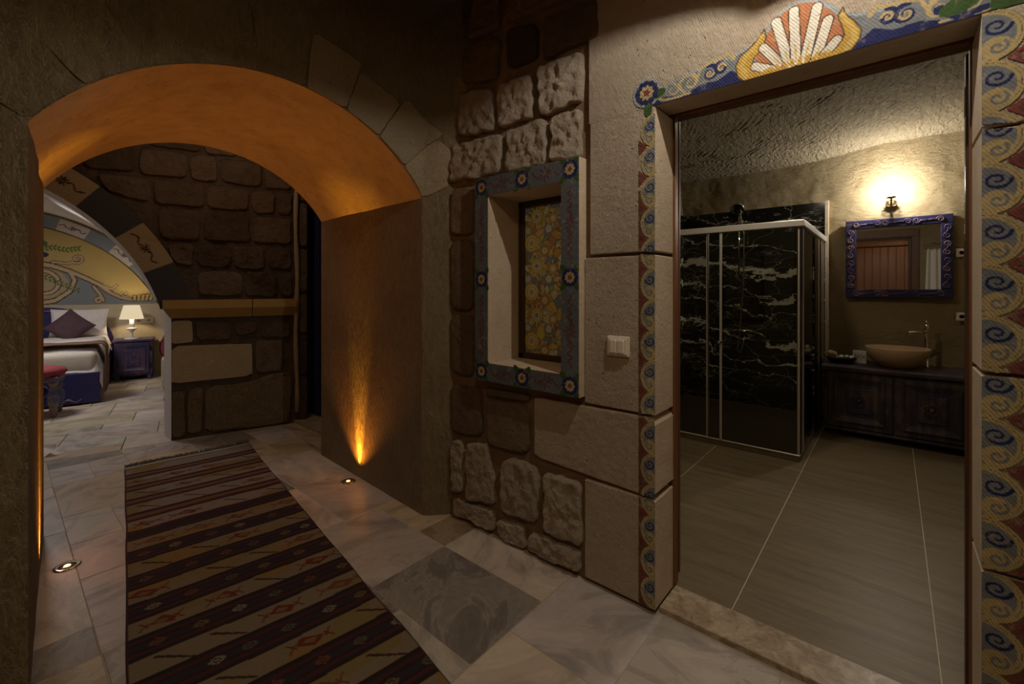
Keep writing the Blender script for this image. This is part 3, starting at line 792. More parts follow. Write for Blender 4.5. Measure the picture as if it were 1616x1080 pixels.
# plaster rib and the dark return at the right end of the far wall
rib = MB().tube([wp(1.085 + .008 * math.sin(z_ * 5), z_, .012) for z_ in np.linspace(.12, 2.75, 16)], [.024 + .004 * math.sin(i * 2.1) for i in range(16)], 8).build('plaster_rib', M['farblock'], wall_passage_end, True)
b = MB()
for z0, z1 in ((.02, .5), (.52, .95), (.97, 1.4), (1.42, 1.9), (1.92, 2.4), (2.42, 2.9)):
    stone([(1.115, z0), (1.19, z0), (1.19, z1), (1.115, z1)], WO, WU, (0, 0, 1), WN, -.03, .012, M['farrough'], wall_passage_end, .01, 24, seed=int(z0 * 77))
# niche wall with the blue door
b = MB(); b.box(-5.7, -5.26, 2.36, 2.46, 0, 3.3); b.box(-5.26, -4.34, 2.36, 2.46, 2.34, 3.3); b.box(-4.34, -3.7, 2.36, 2.46, 0, 3.3)
struct(b.build('wall_niche', M['farrough']))
d2 = struct(thing('door_2', 'dark blue panelled door in the niche beyond the arch', 'x', (0, 0, 0))); del d2['category']
MB().box(-5.255, -4.345, 2.37, 2.42, .03, 2.33).build('leaf', M['doorblue'], d2)
for x0 in (-5.24, -5.10, -4.945, -4.88, -4.72, -4.40): MB().rbox(x0, x0 + .03, 2.335, 2.375, .05, 2.28, .012, 2).build('moulding', M['doorblue'], d2)
MB().rbox(-4.66, -4.42, 2.35, 2.372, 1.25, 2.2, .01).build('panel', M['doorblue'], d2); MB().rbox(-4.66, -4.42, 2.35, 2.372, .2, 1.1, .01).build('panel', M['doorblue'], d2)
bb = MB()
for i in range(40): bb.lathe([(.0, -.006), (.008, 0), (0, .006)], 6, (-5.02, 2.362, .2 + i * .05), cap=False)
lab(bb.build('studs', M['mirrorline'], d2), 'row of small pale studs')['kind'] = 'stuff'
struct(MB().box(-5.6, -3.82, 2.12, 2.37, 0, .03).build('trim_1', M['marble']), 'low marble step below the blue door').color = (.4, .33, .25, 1)

# ---- doorway of the bathroom: timber lining and stone threshold
d1 = struct(thing('door_1', 'bathroom doorway lining of brown timber', 'x')); del d1['category']
lab(MB().rbox(DX0 - .02, DX0 + .008, 2.122, 2.165, .03, 2.285, .004, 1).build('jamb_post', M['frame'], d1), 'left brown post of the doorway')
jr = lab(MB().rbox(DX1 - .004, DX1 + .03, 2.122, 2.165, .03, 2.285, .004, 1).build('jamb_post', M['frame'], d1), 'right brown post of the doorway')
MB().rbox(DX1 - .010, DX1 + .03, 2.168, 2.212, .03, 2.26, .003, 1).build('door_edge', M['frame_dark'], d1)
for z in (1.52, 2.05): MB().rbox(DX1 - .0125, DX1 - .008, 2.175, 2.20, z, z + .10, .002, 1).build('hinge', M['brass'], d1)
MB().rbox(DX1 - .0135, DX1 - .008, 2.178, 2.205, 1.64, 1.68, .002, 1).build('strike_plate', M['chrome'], d1)
MB().rbox(DX0 - .02, DX1 + .03, 2.122, 2.165, 2.279, 2.32, .004, 1).build('head_rail', M['frame'], d1)
# architrave on the bathroom side
b = MB(); b.rbox(DX0 - .12, DX0 - .02, 2.25, 2.275, 0, 2.40, .006); b.rbox(DX1 + .03, DX1 + .12, 2.25, 2.275, 0, 2.40, .006); b.rbox(DX0 - .12, DX1 + .12, 2.255, 2.285, 2.31, 2.43, .006)
b.build('architrave', M['door'], d1)
struct(MB().rbox(DX0 + .002, DX1, 1.945, 2.14, -.05, .024, .004).build('trim_2', M['sill']), 'speckled brown marble threshold of the bathroom')

# ---- bathroom shell
bath_floor = struct(MB().box(-2.2, .9, 2.14, 6.1, -.06, .0192).build('floor', M['bathgrout']), 'bathroom floor of beige travertine tiles')
xs = [-2.15, -1.915, -1.23, -.546, .135, .82]
cuts = {0: [2.14, 3.1, 4.3, 5.5, 6.05], 1: [2.14, 2.85, 4.05, 5.3, 6.05], 2: [2.14, 2.4, 3.52, 4.7, 5.9, 6.05], 3: [2.14, 2.74, 3.95, 5.2, 6.05], 4: [2.14, 2.62, 3.8, 5.0, 6.05]}
for i in range(5):
    c = cuts[i]
    for j in range(len(c) - 1):
        tile([(xs[i], c[j]), (xs[i + 1], c[j]), (xs[i + 1], c[j + 1]), (xs[i], c[j + 1])], .02, .006, M['bathtile'], bath_floor, None, .0015, 'tile', .0004)
def bath_back(U, V):
    x = -2.2 + U * 3.1; z = V * 3.15
    y = 6.0 + fbm(np.c_[x * 2.2, z * 2.2, np.zeros(len(x))], 4) * .011 + fbm(np.c_[x * 9, z * 9, np.ones(len(x))], 4) * .006 - np.clip(z - 2.6, 0, .5) ** 2 * .9
    return np.c_[x, y, z]
struct(grid_obj('wall_bath_back', lambda U, V: bath_back(1 - U, V), 150, 150, M['bathwall']), 'rough plastered rock wall behind the washbasin')
def bath_left(U, V):
    y = 2.25 + U * 3.9; z = V * 3.15
    x = -2.14 + fbm(np.c_[np.zeros(len(y)), y * 2.2, z * 2.2], 4) * .02
    return np.c_[x, y, z]
struct(grid_obj('wall_bath_left', lambda U, V: bath_left(1 - U, V), 40, 40, M['bathwall']))
struct(grid_obj('wall_bath_right', lambda U, V: np.c_[.82 + fbm(np.c_[np.zeros(len(U)), U * 8, V * 6], 3) * .015, 2.25 + U * 3.9, V * 3.15], 40, 40, M['bathwall']))
def bath_ceil(U, V):
    x = -2.25 + U * 3.2; y = 2.2 + V * 3.95
    z = 2.90 + .10 * np.sin(np.clip((y - 2.2) / 3.8, 0, 1) * PI) + fbm(np.c_[x * .9, y * .9, np.zeros(len(x))], 2) * .022
    # pick marks in slanting rows
    ph = (x * .8 + y * .6) * 120 + fbm(np.c_[x * 4, y * 4, np.zeros(len(x))], 4) * 4
    z = z + np.sin(ph) * .0034 * np.clip(.35 + 1.1 * fbm(np.c_[x * 14, y * 14, np.zeros(len(x))], 2), 0, 1.4) * (0.7 + .5 * fbm(np.c_[x * 5, y * 5, np.full(len(x), 2.)], 2)) + .05 * np.clip((x + .2), -1, 1)
    return np.c_[x, y, z]
struct(grid_obj('ceiling', lambda U, V: bath_ceil(U, 1 - V), 420, 520, M['bathceil']), 'pick-marked rock ceiling of the bathroom')
# plaster on the bathroom side of the shared wall
b = MB(); b.box(-2.2, -1.80, 2.25, 2.256, 0, 3.2); b.box(-1.8, -1.25, 2.25, 2.256, 0, 1.0); b.box(-1.8, -1.25, 2.25, 2.256, 2.02, 3.2); b.box(-1.25, DX0 - .03, 2.25, 2.256, 0, 3.2); b.box(DX0 - .03, DX1 + .03, 2.25, 2.256, 2.30, 3.2); b.box(DX1 + .03, .9, 2.25, 2.256, 0, 3.2)
struct(b.build('wall_bath_front', M['bathwall']))

# ---- window in the right wall
win = struct(thing('window_1', 'small stone framed window with mosaic glass', 'x')); del win['category']
WX0, WX1, WZ0, WZ1 = -1.883, -1.163, .92, 2.103
IX0, IX1, IZ0, IZ1 = -1.777, -1.268, 1.026, 1.995
FYF = 1.858
for nm, (x0, x1, z0, z1) in (('left', (WX0, IX0, WZ0, WZ1)), ('right', (IX1, WX1, WZ0, WZ1)), ('top', (IX0, IX1, IZ1, WZ1)), ('bottom', (IX0, IX1, WZ0, IZ0))):
    MB().box(x0, x1, FYF, 2.13, z0, z1).build('surround', M['plain'], win)
PW = Paint(WX0, WX1, WZ0, WZ1, .0036)
PW.fill((PW.U < IX0 + .001) | (PW.U > IX1 - .001) | (PW.V < IZ0 + .001) | (PW.V > IZ1 - .001), PBLUE)
mx0, mx1, mz0, mz1 = (WX0 + IX0) / 2, (WX1 + IX1) / 2, (WZ0 + IZ0) / 2, (WZ1 + IZ1) / 2
def daisy(P, cu, cv, r, leaves=((0.9, 1), (-.9, 1), (.9, -1), (-.9, -1))):
    for (a, c) in leaves: P.dot(cu + a * r * .95, cv + c * r * .95, r * .55, r * .34, GREEN, math.atan2(c, a))
    for k in range(12):
        a = k * PI / 6; P.dot(cu + math.cos(a) * r * .72, cv + math.sin(a) * r * .72, r * .30, r * .30, NAVY)
    P.dot(cu, cv, r * .8, r * .8, NAVY)
    for k in range(9):
        a = k * 2 * PI / 9; P.dot(cu + math.cos(a) * r * .38, cv + math.sin(a) * r * .38, r * .24, r * .16, YEL, a)
    P.dot(cu, cv, r * .24, r * .24, RED)
    for k in range(5):
        a = k * 2 * PI / 5; P.dot(cu + math.cos(a) * r * .3, cv + math.sin(a) * r * .3, r * .06, r * .06, NAVY)
def sprig(P, cu, cv, r, vert, ink):
    for k in range(8):
        a = k * PI / 4; P.stroke([(cu + r * .15 * math.cos(a), cv + r * .15 * math.sin(a)), (cu + r * .5 * math.cos(a), cv + r * .5 * math.sin(a))], .007, ink, .005)
    for sg in (-1, 1):
        pts = [(sg * (r * .25 + r * 1.0 * i / 12), sg * r * .2 * math.sin(i / 12 * 2 * PI)) for i in range(13)]
        P.stroke([(cu + q, cv + p) if vert else (cu + p, cv + q) for p, q in pts], .009, ink, .005)
INK = (.13, .05, .05)
def wavy(P, cu, v0, v1):
    n = 40; P.stroke([(cu + .012 * math.sin(i / n * 7 * PI), v0 + (v1 - v0) * i / n) for i in range(n + 1)], .008, INK)
vm = (WZ0 + WZ1) / 2
for cu in (mx0, mx1):
    for s0, s1 in ((mz0 + .09, vm - .09), (vm + .09, mz1 - .09)):
        m_ = (s0 + s1) / 2; wavy(PW, cu, s0, m_ - .04); wavy(PW, cu, m_ + .04, s1); sprig(PW, cu, m_, .07, True, INK)
um = (WX0 + WX1) / 2
for cv in (mz0, mz1):
    for cu in ((mx0 + um) / 2, (mx1 + um) / 2): sprig(PW, cu, cv, .085, False, INK)
for cu in (mx0, um, mx1):
    for cv in (mz0, vm, mz1):
        if cu == um and cv == vm: continue
        daisy(PW, cu, cv, .047)
lab(PW.build('painted_surround', lambda U, V: np.c_[U, FYF - .0025 + 0 * U, V], M['paint_flat'], win), 'grey blue paint with round daisies and red sprigs')
for (x0, x1, z0, z1) in ((IX0, IX0 + .04, IZ0, IZ1), (IX1 - .04, IX1, IZ0, IZ1), (IX0, IX1, IZ1 - .035, IZ1), (IX0, IX1, IZ0, IZ0 + .035)):
    MB().rbox(x0, x1, 2.13, 2.17, z0, z1, .004, 1).build('sash', M['frame_dark'], win)
PM = Paint(IX0 + .03, IX1 - .03, IZ0 + .03, IZ1 - .03, .0036)
LEAD = (.17, .13, .07)
cols = [(.52, .36, .08), (.46, .23, .06), (.44, .37, .20), (.23, .26, .17), (.17, .18, .22), (.48, .31, .12), (.36, .16, .09), (.50, .43, .26)]
rngm = np.random.RandomState(3)
seeds = np.c_[rngm.uniform(IX0, IX1, 240), rngm.uniform(IZ0, IZ1, 240)]
d = np.full((2, len(PM.U)), 9.); ids = np.zeros(len(PM.U), int)
for k, (a, c) in enumerate(seeds):
    q = np.hypot(PM.U - a, PM.V - c); nearer = q < d[0]
    d[1] = np.where(nearer, d[0], np.minimum(d[1], q)); ids[nearer] = k; d[0] = np.where(nearer, q, d[0])
cidx = rngm.randint(0, len(cols), 240); PM.c[:] = np.array(cols)[cidx[ids]]; PM.fill(d[1] - d[0] < .005, LEAD)
H = IZ1 - IZ0
for k in range(3):
    z0 = IZ1 - .10 - k * .30
    for (cu, cv, r, c0, c1, rays) in ((IX0 + .13, z0, .042, cols[0], cols[4], 12), (IX1 - .12, z0 - .05, .045, cols[1], cols[3], 0), (IX0 + .09, z0 - .16, .052, cols[0], cols[1], 0), (IX1 - .16, z0 - .14, .042, cols[7], cols[0], 14), (IX0 + .22, z0 - .08, .036, cols[4], cols[2], 0), (IX1 - .08, z0 - .22, .036, cols[6], cols[4], 0), (IX0 + .19, z0 - .21, .034, cols[6], cols[0], 9), (IX0 + .06, z0 - .08, .03, cols[3], cols[5], 0), (IX0 + .25, z0 - .02, .03, cols[1], cols[7], 8)):
        for q in range(rays):
            a = q * 2 * PI / rays; P0 = (cu + r * math.cos(a), cv + r * math.sin(a)); P1 = (cu + r * 1.7 * math.cos(a), cv + r * 1.7 * math.sin(a))
            PM.stroke([P0, P1], .014, LEAD, .022); PM.stroke([P0, P1], .009, cols[(q % 2) * 5], .016)
        PM.dot(cu, cv, r * 1.07, r * 1.07, LEAD); PM.dot(cu, cv, r, r, c0); PM.dot(cu, cv, r * .66, r * .66, LEAD); PM.dot(cu, cv, r * .6, r * .6, cols[7]); PM.dot(cu, cv, r * .34, r * .34, c1)
lab(PM.build('pane', lambda U, V: np.c_[U, 2.15 + 0 * U, V], M['mosaic'], win, True), 'mosaic glass of yellow and orange suns')

# ---- painted borders of the doorway
def cell(P, u_of, w_, v0, p):
    """one scroll of the border; u_of maps 0..1 (from door edge) to wall u"""
    def E(cu, cv, ru, rv): return np.sqrt(((P.U - u_of(cu)) / (ru * w_)) ** 2 + ((P.V - (v0 + cv * p)) / (rv * p)) ** 2)
    inside = (P.V > v0 - .03 * p)
    for (k, c) in ((1.0, RED), (.62, (.13, .055, .045)), (.30, RED)):
        P.poly([(u_of(1.0 - .52 * k), v0), (u_of(1.0), v0 + .27 * k * p), (u_of(1.0), v0 - .27 * k * p)], c)
    e = E(.0, .50, .88, .535)
    P.fill((e < 1) & inside, YEL); P.fill((e < .80) & inside, GREYB)
    P.fill((E(.0, .50, .80, .485) > .985) & (E(.0, .50, .80, .485) < 1.0) & inside, (.13, .10, .06))
    P.fill((E(.30, .24, .34, .215) < 1) & (e < 1) & inside, YEL)
    P.stroke([(u_of(a), v0 + c * p) for a, c in spiral(.32, .25, .05, .22, .2, 1.1, 24, .62)], .006, GREYB, .008)
    P.stroke([(u_of(a), v0 + c * p) for a, c in spiral(.30, .66, .05, .30, -2.2, 1.35, 44, .58)], w_ * .055, NAVY, w_ * .09)
def border(name, edge, sgn, z0, z1, p, w_, label, z_full, joints):
    P = Paint(min(edge, edge + sgn * w_), max(edge, edge + sgn * w_), z0, z1, .0026)
    f = lambda a: edge + sgn * a * w_
    P.fill(P.V < z_full, (.14, .085, .055)); P.fill(np.abs(P.U - edge) < w_ * .3, GREYB)
    n = int(round((z1 - z0) / p))
    for k in range(n - 1, -1, -1): cell(P, f, w_, z0 + k * p, p)
    for zj in joints: P.k &= np.abs(P.V - zj - .006 * fbm(np.c_[P.U * 30, 0 * P.U, 0 * P.U + zj], 3)) > .006
    return lab(P.build(name, lambda U, V: np.c_[U, WY - .0025 + 0 * U, V], M['paint'], wall_right), label)
border('painted_border', DX0, -1, .03, 2.23, .1375, .075, 'painted border of blue and yellow scrolls left of the doorway', 1.9, (1.614, .8815, .516))
border('painted_border', DX1, 1, .03, 2.27, .1493, .100, 'painted border of blue and yellow scrolls right of the doorway', .9, (.624, 1.203, 1.927))
PT = Paint(-.93, .42, DZ + .001, 2.55, .0026); cxs = -.268
def side(P, sg):
    f = lambda u, v: (cxs + sg * (u), DZ + v)
    outl = [(.15, 0), (.15, .125), (.175, .112), (.21, .104), (.26, .10), (.32, .098), (.42, .082), (.50, .058), (.53, .03), (.535, 0)]
    P.poly([f(u + .0, v + .012) for u, v in outl], HALO); P.poly([f(*q) for q in outl], GREYB)
    P.poly([f(*q) for q in [(.15, 0), (.22, .055), (.27, .03), (.33, .035), (.40, .012), (.47, .022), (.535, .035), (.54, 0)]], NAVY)
    for (cu, cv, r, a0, tn, w1) in ((.30, .07, .032, 2.6, -1.2, .016), (.255, .078, .028, 0.4, 1.2, .014), (.375, .055, .026, 2.6, -1.1, .013), (.45, .045, .024, 2.4, -1.1, .012)):
        c = NAVY if cv > .065 else YEL
        P.stroke([f(a, b_) for a, b_ in spiral(cu, cv, .006, r, a0, tn, 30)], w1 * .7, c, w1)
        P.stroke([f(a, b_) for a, b_ in spiral(cu, cv, .002, r * .6, a0 + 1.3, tn, 24)], .006, YEL if c == NAVY else GREYB, .009)
    P.stroke([f(*q) for q in [(.21, .10), (.225, .125), (.25, .115), (.30, .112), (.335, .10), (.345, .075), (.36, .04)]], .015, YEL, .009)
    P.stroke([f(*q) for q in [(.36, .085), (.40, .085), (.425, .065), (.415, .035), (.40, .02)]], .012, YEL, .008)
    P.stroke([f(*q) for q in [(.50, .055), (.52, .03), (.49, .012), (.44, .01), (.38, .012)]], .014, YEL, .008)
side(PT, -1); side(PT, 1)
# shell
shell = [(-.384, 2.262), (-.406, 2.311), (-.397, 2.344), (-.370, 2.402), (-.338, 2.45), (-.305, 2.481), (-.262, 2.492), (-.212, 2.476), (-.166, 2.43), (-.134, 2.383), (-.122, 2.33), (-.14, 2.262)]
PT.poly([(cxs + (u - cxs) * 1.12, DZ + (v - DZ) * 1.05) for u, v in shell], HALO); PT.poly(shell, TERRA)
LINE = (.10, .065, .05)
for cres, hl_ in (([(-.437, 2.262), (-.462, 2.286), (-.471, 2.329), (-.456, 2.364), (-.417, 2.388), (-.388, 2.414), (-.371, 2.440), (-.363, 2.406), (-.380, 2.368), (-.405, 2.343), (-.413, 2.316), (-.395, 2.288), (-.355, 2.262)], [(-.435, 2.28), (-.45, 2.325), (-.435, 2.358), (-.40, 2.385), (-.378, 2.42)]),
                  ([(-.165, 2.262), (-.105, 2.270), (-.083, 2.302), (-.081, 2.331), (-.101, 2.369), (-.122, 2.395), (-.131, 2.425), (-.145, 2.399), (-.133, 2.359), (-.126, 2.33), (-.137, 2.307), (-.18, 2.284)], [(-.12, 2.28), (-.099, 2.305), (-.098, 2.332), (-.118, 2.37), (-.131, 2.405)])):
    PT.poly(cres, GOLD); PT.stroke(cres + cres[:1], .005, LINE); PT.stroke(hl_, .020, (.60, .42, .12), .007)
for (u0, v0), (u1, v1) in (((-.402, 2.309), (-.345, 2.278)), ((-.374, 2.371), (-.322, 2.295)), ((-.331, 2.452), (-.289, 2.277)), ((-.275, 2.470), (-.268, 2.285)), ((-.204, 2.455), (-.240, 2.283)), ((-.173, 2.397), (-.206, 2.281)), ((-.148, 2.318), (-.182, 2.280))):
    wd = .030 if abs(v0 - v1) > .1 else .028
    PT.stroke([(u0, v0), (u1, v1)], wd + .008, LINE, wd); PT.stroke([(u0, v0), (u1, v1)], wd, WHITE, wd * .8)
    PT.stroke([(u1 + (u0 - u1) * .30, v1 + (v0 - v1) * .30), (u1, v1)], .006, (.62, .45, .16), .020)
for k in range(14):
    a = PI * (k + .5) / 14; PT.stroke([(cxs + .09 * math.cos(a), DZ + .002), (cxs + .12 * math.cos(a), DZ + .026 * math.sin(a))], .012, GOLD, .005)
for sg in (-1, 1):
    cu, cv = (-.838, 2.333) if sg < 0 else (.275, 2.36)
    PT.dot(cu, cv, .066, .066, HALO)
    for (du, dv, r, ang) in ((.06 * -sg * -1 * -1 if False else (.058 if sg < 0 else -.075), -.018, .030, .5), (.008, -.075, .034, 1.4), (-.03 if sg > 0 else .0, -.03, .01, 0)):
        PT.dot(cu + du, cv + dv, r, r * .6, GREEN, ang)
    daisy(PT, cu, cv, .055, ())
PT.stroke([(DX1 - .09, DZ + .05), (DX1 - .04, DZ + .012), (DX1 + .01, DZ + .02)], .03, NAVY, .008)
for (a, c, ang) in ((.155, 2.315, .3), (.245, 2.30, 1.3)): PT.dot(a, c, .05, .026, GREEN, ang)
PT.poly([(.27, 2.285), (.34, 2.34), (.34, 2.27)], RED)
PT.build('painted_shell', lambda U, V: np.c_[U, WY - .0025 + 0 * U, V], M['paint'], lintel if False else wall_right)['label'] = 'painted shell, scrolls and daisies over the doorway'
PL = Paint(-.915, DX0 - .0, 2.22, DZ + .002, .0026)
PL.dot(-.838, 2.333, .066, .066, HALO); PL.dot(-.832, 2.258, .020, .034, GREEN); PL.dot(-.838, 2.333, .055, .055, NAVY)
PL.build('painted_leaf', lambda U, V: np.c_[U, WY - .0022 + 0 * U, V], M['paint'], wall_right)

# =================================================================== BEDROOM
def bed(x, y, z=0): p = OB + BX * x + BY * y; return (p.x, p.y, z)
BW = 4.4
# back wall with its mural
wbb = struct(MB().box(-3.3, 1.0, BW, BW + .1, 0, 3.3).build('wall_bedroom_back', M['bedwall'], None, False, OB, BANG), 'bedroom end wall with the painted lunette')
struct(MB().box(.62, .72, .3, BW + .1, 0, 3.3).build('wall_bedroom_right', M['bedwall'], None, False, OB, BANG))
struct(MB().box(-3.3, -3.2, .3, BW + .1, 0, 3.3).build('wall_bedroom_left', M['bedwall'], None, False, OB, BANG))
BC = (-2.10, .50, 1.97)          # lunette circle (x,z,r)
PMU = Paint(-3.25, -.15, 1.215, 2.55, .009)
PMU.fill((np.hypot(PMU.U - BC[0], PMU.V - BC[1]) < BC[2]), (.50, .38, .15))
inl = np.hypot(PMU.U - BC[0], PMU.V - BC[1]) < BC[2]
sc = [(-2.0, 2.02), (-1.75, 1.86), (-1.55, 1.82), (-1.36, 1.74), (-1.15, 1.62), (-1.0, 1.52), (-.88, 1.40), (-.75, 1.32), (-.62, 1.285), (-.50, 1.30)]
PMU.poly([(u, v - .01) for u, v in sc] + [(-.33, 1.30), (-.30, 1.215), (-2.2, 1.215)], (.23, .255, .27))
BR = (.085, .035, .015); TAN = (.52, .40, .25)
PMU.dot(-1.66, 1.50, .30, .30, (.40, .33, .19))
for wd, c in ((.10, BR), (.062, TAN)):
    PMU.stroke(sc, wd, c, wd * .5)
    PMU.stroke(spiral(-1.66, 1.52, .04, .27, 2.2, 1.1, 50), wd * .55, c, wd * .8)
    PMU.stroke([(-1.36, 1.74), (-1.30, 1.60), (-1.36, 1.42), (-1.52, 1.28), (-1.66, 1.25)], wd * .7, c, wd * .9)
    PMU.stroke(spiral(-1.27, 1.94, .02, .075, 5.2, -1.2, 40) + [(-1.37, 1.86), (-1.55, 1.88)], wd * .35, c, wd * .5)
    PMU.stroke(spiral(-1.02, 1.275, .015, .055, .6, -1.1, 30) + [(-1.0, 1.37), (-1.08, 1.50)], wd * .4, c, wd * .6)
    PMU.stroke(spiral(-.70, 1.385, .012, .05, 4.0, 1.2, 30) + [(-.64, 1.32)], wd * .25, c, wd * .3)
    PMU.stroke([(-1.1, 1.58), (-.95, 1.50), (-.86, 1.46), (-.80, 1.52)], wd * .5, c, wd * .4)
for k in range(5): 
    for wd, c in ((.075, BR), (.048, (.60, .44, .17))): PMU.stroke([(-.58 + k * .052, 1.285), (-.575 + k * .055, 1.30 + .035 + .008 * k)], wd * .8, c)
for k in range(9):
    for sg in (-1, 1):
        PMU.dot(-1.62 + k * .045 + .01, 2.09 + .015 * math.sin(k) + sg * .022, .026, .013, (.09, .16, .05), sg * .8)
        PMU.dot(-1.62 + k * .045, 1.64 - k * .025 + sg * .022, .026, .013, (.13, .17, .07), sg * .8 - .5)
PMU.dot(-1.66, 2.16, .06, .05, (.09, .16, .05)); PMU.dot(-1.64, 1.99, .05, .04, (.04, .04, .12))
PMU.k &= inl | (PMU.V < 1.3) & (PMU.U < -.30)
PMU.k &= inl
def fn_bed(y, dy=0):
    return lambda U, V: np.c_[U, y + 0 * U, V]
lab(PMU.build('painted_lunette', fn_bed(BW - .004), M['mural'], wbb), 'ochre lunette with acanthus scrolls and green vine')
rb = BC[2] + .09
def fn_band(U, V):
    a = U / rb; r = BC[2] + V; x = BC[0] + r * np.sin(a); z = BC[1] + r * np.cos(a)
    return np.c_[x, BW - .07 + 0 * x, z]
lab(band_paint('painted_rib', fn_band, BC[2] - .02, BC[2] + .16, -1.1, 1.19, 13, (.60, .55, .52), (.23, .27, .31), (.10, .04, .035), wbb, M['mural']), 'pale rib with blue grey blocks round the lunette')
# rib thickness and barrel vault over the bed
b = MB(); A = np.linspace(-1.1, 1.19, 40)
for i in range(39):
    q = []
    for a in (A[i], A[i + 1]):
        for y in (BW - .07, BW): q.append((BC[0] + (BC[2] - .02) * math.sin(a), y, BC[1] + (BC[2] - .02) * math.cos(a)))
    b.add(q, [(0, 2, 3, 1)])
o = b.build('rib_soffit', M['whitewash'], wbb)
for v in o.data.vertices: pass
b = MB(); 
for i in range(39):
    q = []
    for a in (A[i], A[i + 1]):
        for y in (.45, BW): q.append((BC[0] + (BC[2] + .22) * math.sin(a), y, BC[1] + (BC[2] + .22) * math.cos(a)))
    b.add(q, [(0, 2, 3, 1)])
struct(b.build('ceiling', M['whitewash'], None, True, OB, BANG), 'whitewashed barrel vault of the bedroom')
struct(MB().box(-3.3, .7, .2, BW + .1, 2.95, 3.05).build('ceiling', M['whitewash'], None, False, OB, BANG))
light('bedroom_ceiling_light', 'AREA', bed(-1.5, 2.0, 2.45), 28, (1.0, .94, .92), .5)
light('bedroom_lamp_light', 'POINT', bed(-.59, 4.02, 1.10), 7.0, (1.0, .74, .42), .03)

# =================================================================== OBJECTS: BEDROOM
def soft(name, sx, sy, sz, mat, parent, loc=(0, 0, 0), rot=(0, 0, 0), pinch=.5, seed=0, n=22):
    """a stuffed cushion: flat square swelling to the middle with pinched edges"""
    def half(sg):
        def fn(U, V):
            a = U * 2 - 1; c = V * 2 - 1
            ed = np.clip((1 - np.abs(a) ** 2.6) * (1 - np.abs(c) ** 2.6), 0, 1) ** pinch
            pull = 1 - .07 * (1 - np.abs(a)) * 0 - .06 * (np.abs(c) < 2) * (1 - c ** 2) * np.abs(a) ** 3 - .06 * (1 - a ** 2) * 0
            x = a * sx / 2 * (1 - .07 * (1 - c ** 2) * np.abs(a) ** 2); y = c * sy / 2 * (1 - .07 * (1 - a ** 2) * np.abs(c) ** 2)
            z = sg * ed * sz / 2 * (1 + .18 * fbm(np.c_[a * 2.5 + seed, c * 2.5, np.full(len(a), sg)], 3))
            return np.c_[x, y, z]
        return fn
    u = np.linspace(0, 1, n + 1); U, V = [q.ravel() for q in np.meshgrid(u, u)]
    P = np.concatenate([half(1)(U, V), half(-1)(U, V)]); m = (n + 1) ** 2; fs = []
    for i in range(n):
        for j in range(n):
            k = i * (n + 1) + j; fs.append((k, k + 1, k + n + 2, k + n + 1)); fs.append((m + k + n + 1, m + k + n + 2, m + k + 1, m + k))
    o = link(name, P, fs, mat, parent, None, True, loc); o.rotation_euler = rot; return o

bedt = thing('bed', 'double bed with worn navy base and curved painted headboard', 'bed', bed(-1.575, 2.32), BANG + .04)
x0, x1 = -.80, .80
MB().rbox(x0, x1, 0, .05, .02, .40, .008).build('footboard', M['bedblue'], bedt)
for xx in (x0, x1 - .04): MB().rbox(xx, xx + .04, .05, 1.98, .02, .40, .008).build('side_rail', M['bedside'], bedt)
# scroll carved on the footboard
b = MB(); b.tube([(p, -.006, q) for p, q in spiral(.28, .20, .02, .10, 0, 1.6, 30)], .009, 6); b.tube([(.34 + .02 * i, -.006, .06 + .02 * math.sin(i * .9)) for i in range(16)], .012, 6)
b.build('carved_scroll', M['mirrorline'], bedt, True)
hb = [(x0, 0.02), (x1, .02), (x1 + .02, .62)] + [((x1 + .02) * math.cos(a), .62 + .56 * math.sin(a)) for a in np.linspace(.12, PI - .12, 26)] + [(x0 - .02, .62)]
MB().prism(hb, (0, 1.98, 0), (1, 0, 0), (0, 0, 1), (0, 1, 0), 0, .06).build('headboard', M['bedblue'], bedt)
b = MB(); b.tube([((x1 - .04) * math.cos(a), 1.975, .62 + .50 * math.sin(a)) for a in np.linspace(.02, PI - .02, 30)], .016, 6); b.build('headboard_bead', M['mirrorline'], bedt, True)
MB().rbox(x0 + .03, x1 - .03, .04, 1.97, .36, .66, .07, 4).build('mattress', M['duvet'], bedt, True)
for sx in (x0 + .06, x1 - .10):
    for sy in (.06, 1.88): MB().box(sx, sx + .04, sy, sy + .04, 0, .05).build('leg', M['bedblue'], bedt)
def duv(U, V):
    a = U * 2 - 1; y = .05 + V * 1.7
    top = .70 + .035 * np.clip((V - .1) * 6, 0, 1)
    x = a * .815; drop = np.clip(np.abs(a) - .93, 0, 1) / .07
    z = top - drop * (.20 + .03 * np.sin(y * 9)) + .012 * fbm(np.c_[x * 4, y * 4, np.zeros(len(x))], 3)
    fr = np.clip(.06 - V, 0, 1) / .06; z = z - fr * .30; y = y - fr * .02
    return np.c_[x + np.sign(a) * drop * .012, y, z]
dv = grid_obj('duvet', duv, 60, 50, M['linen'], None, True, bed(-1.575, 2.32), BANG + .04)
tag(dv, 'white duvet spread over the navy bed', 'duvet')
def thr(U, V):
    a = U * 2 - 1; s = a * 1.42; y = .10 + V * .34
    ov = np.clip(np.abs(s) - .80, 0, 1); x = np.clip(s, -.825, .825) + np.sign(s) * np.clip(ov, 0, .06) * .35
    z = .752 - ov + .008 * fbm(np.c_[s * 5, y * 5, np.zeros(len(s))], 3)
    return np.c_[x, y + .02 * np.sin(s * 4), z]
th = grid_obj('bed_throw', thr, 70, 14, M['throw'], None, True, bed(-1.575, 2.32), BANG + .04)
m = th.modifiers.new('thick', 'SOLIDIFY'); m.thickness = .012; m.offset = 1
tag(th, 'brown throw across the foot of the bed, hanging down its side', 'throw')
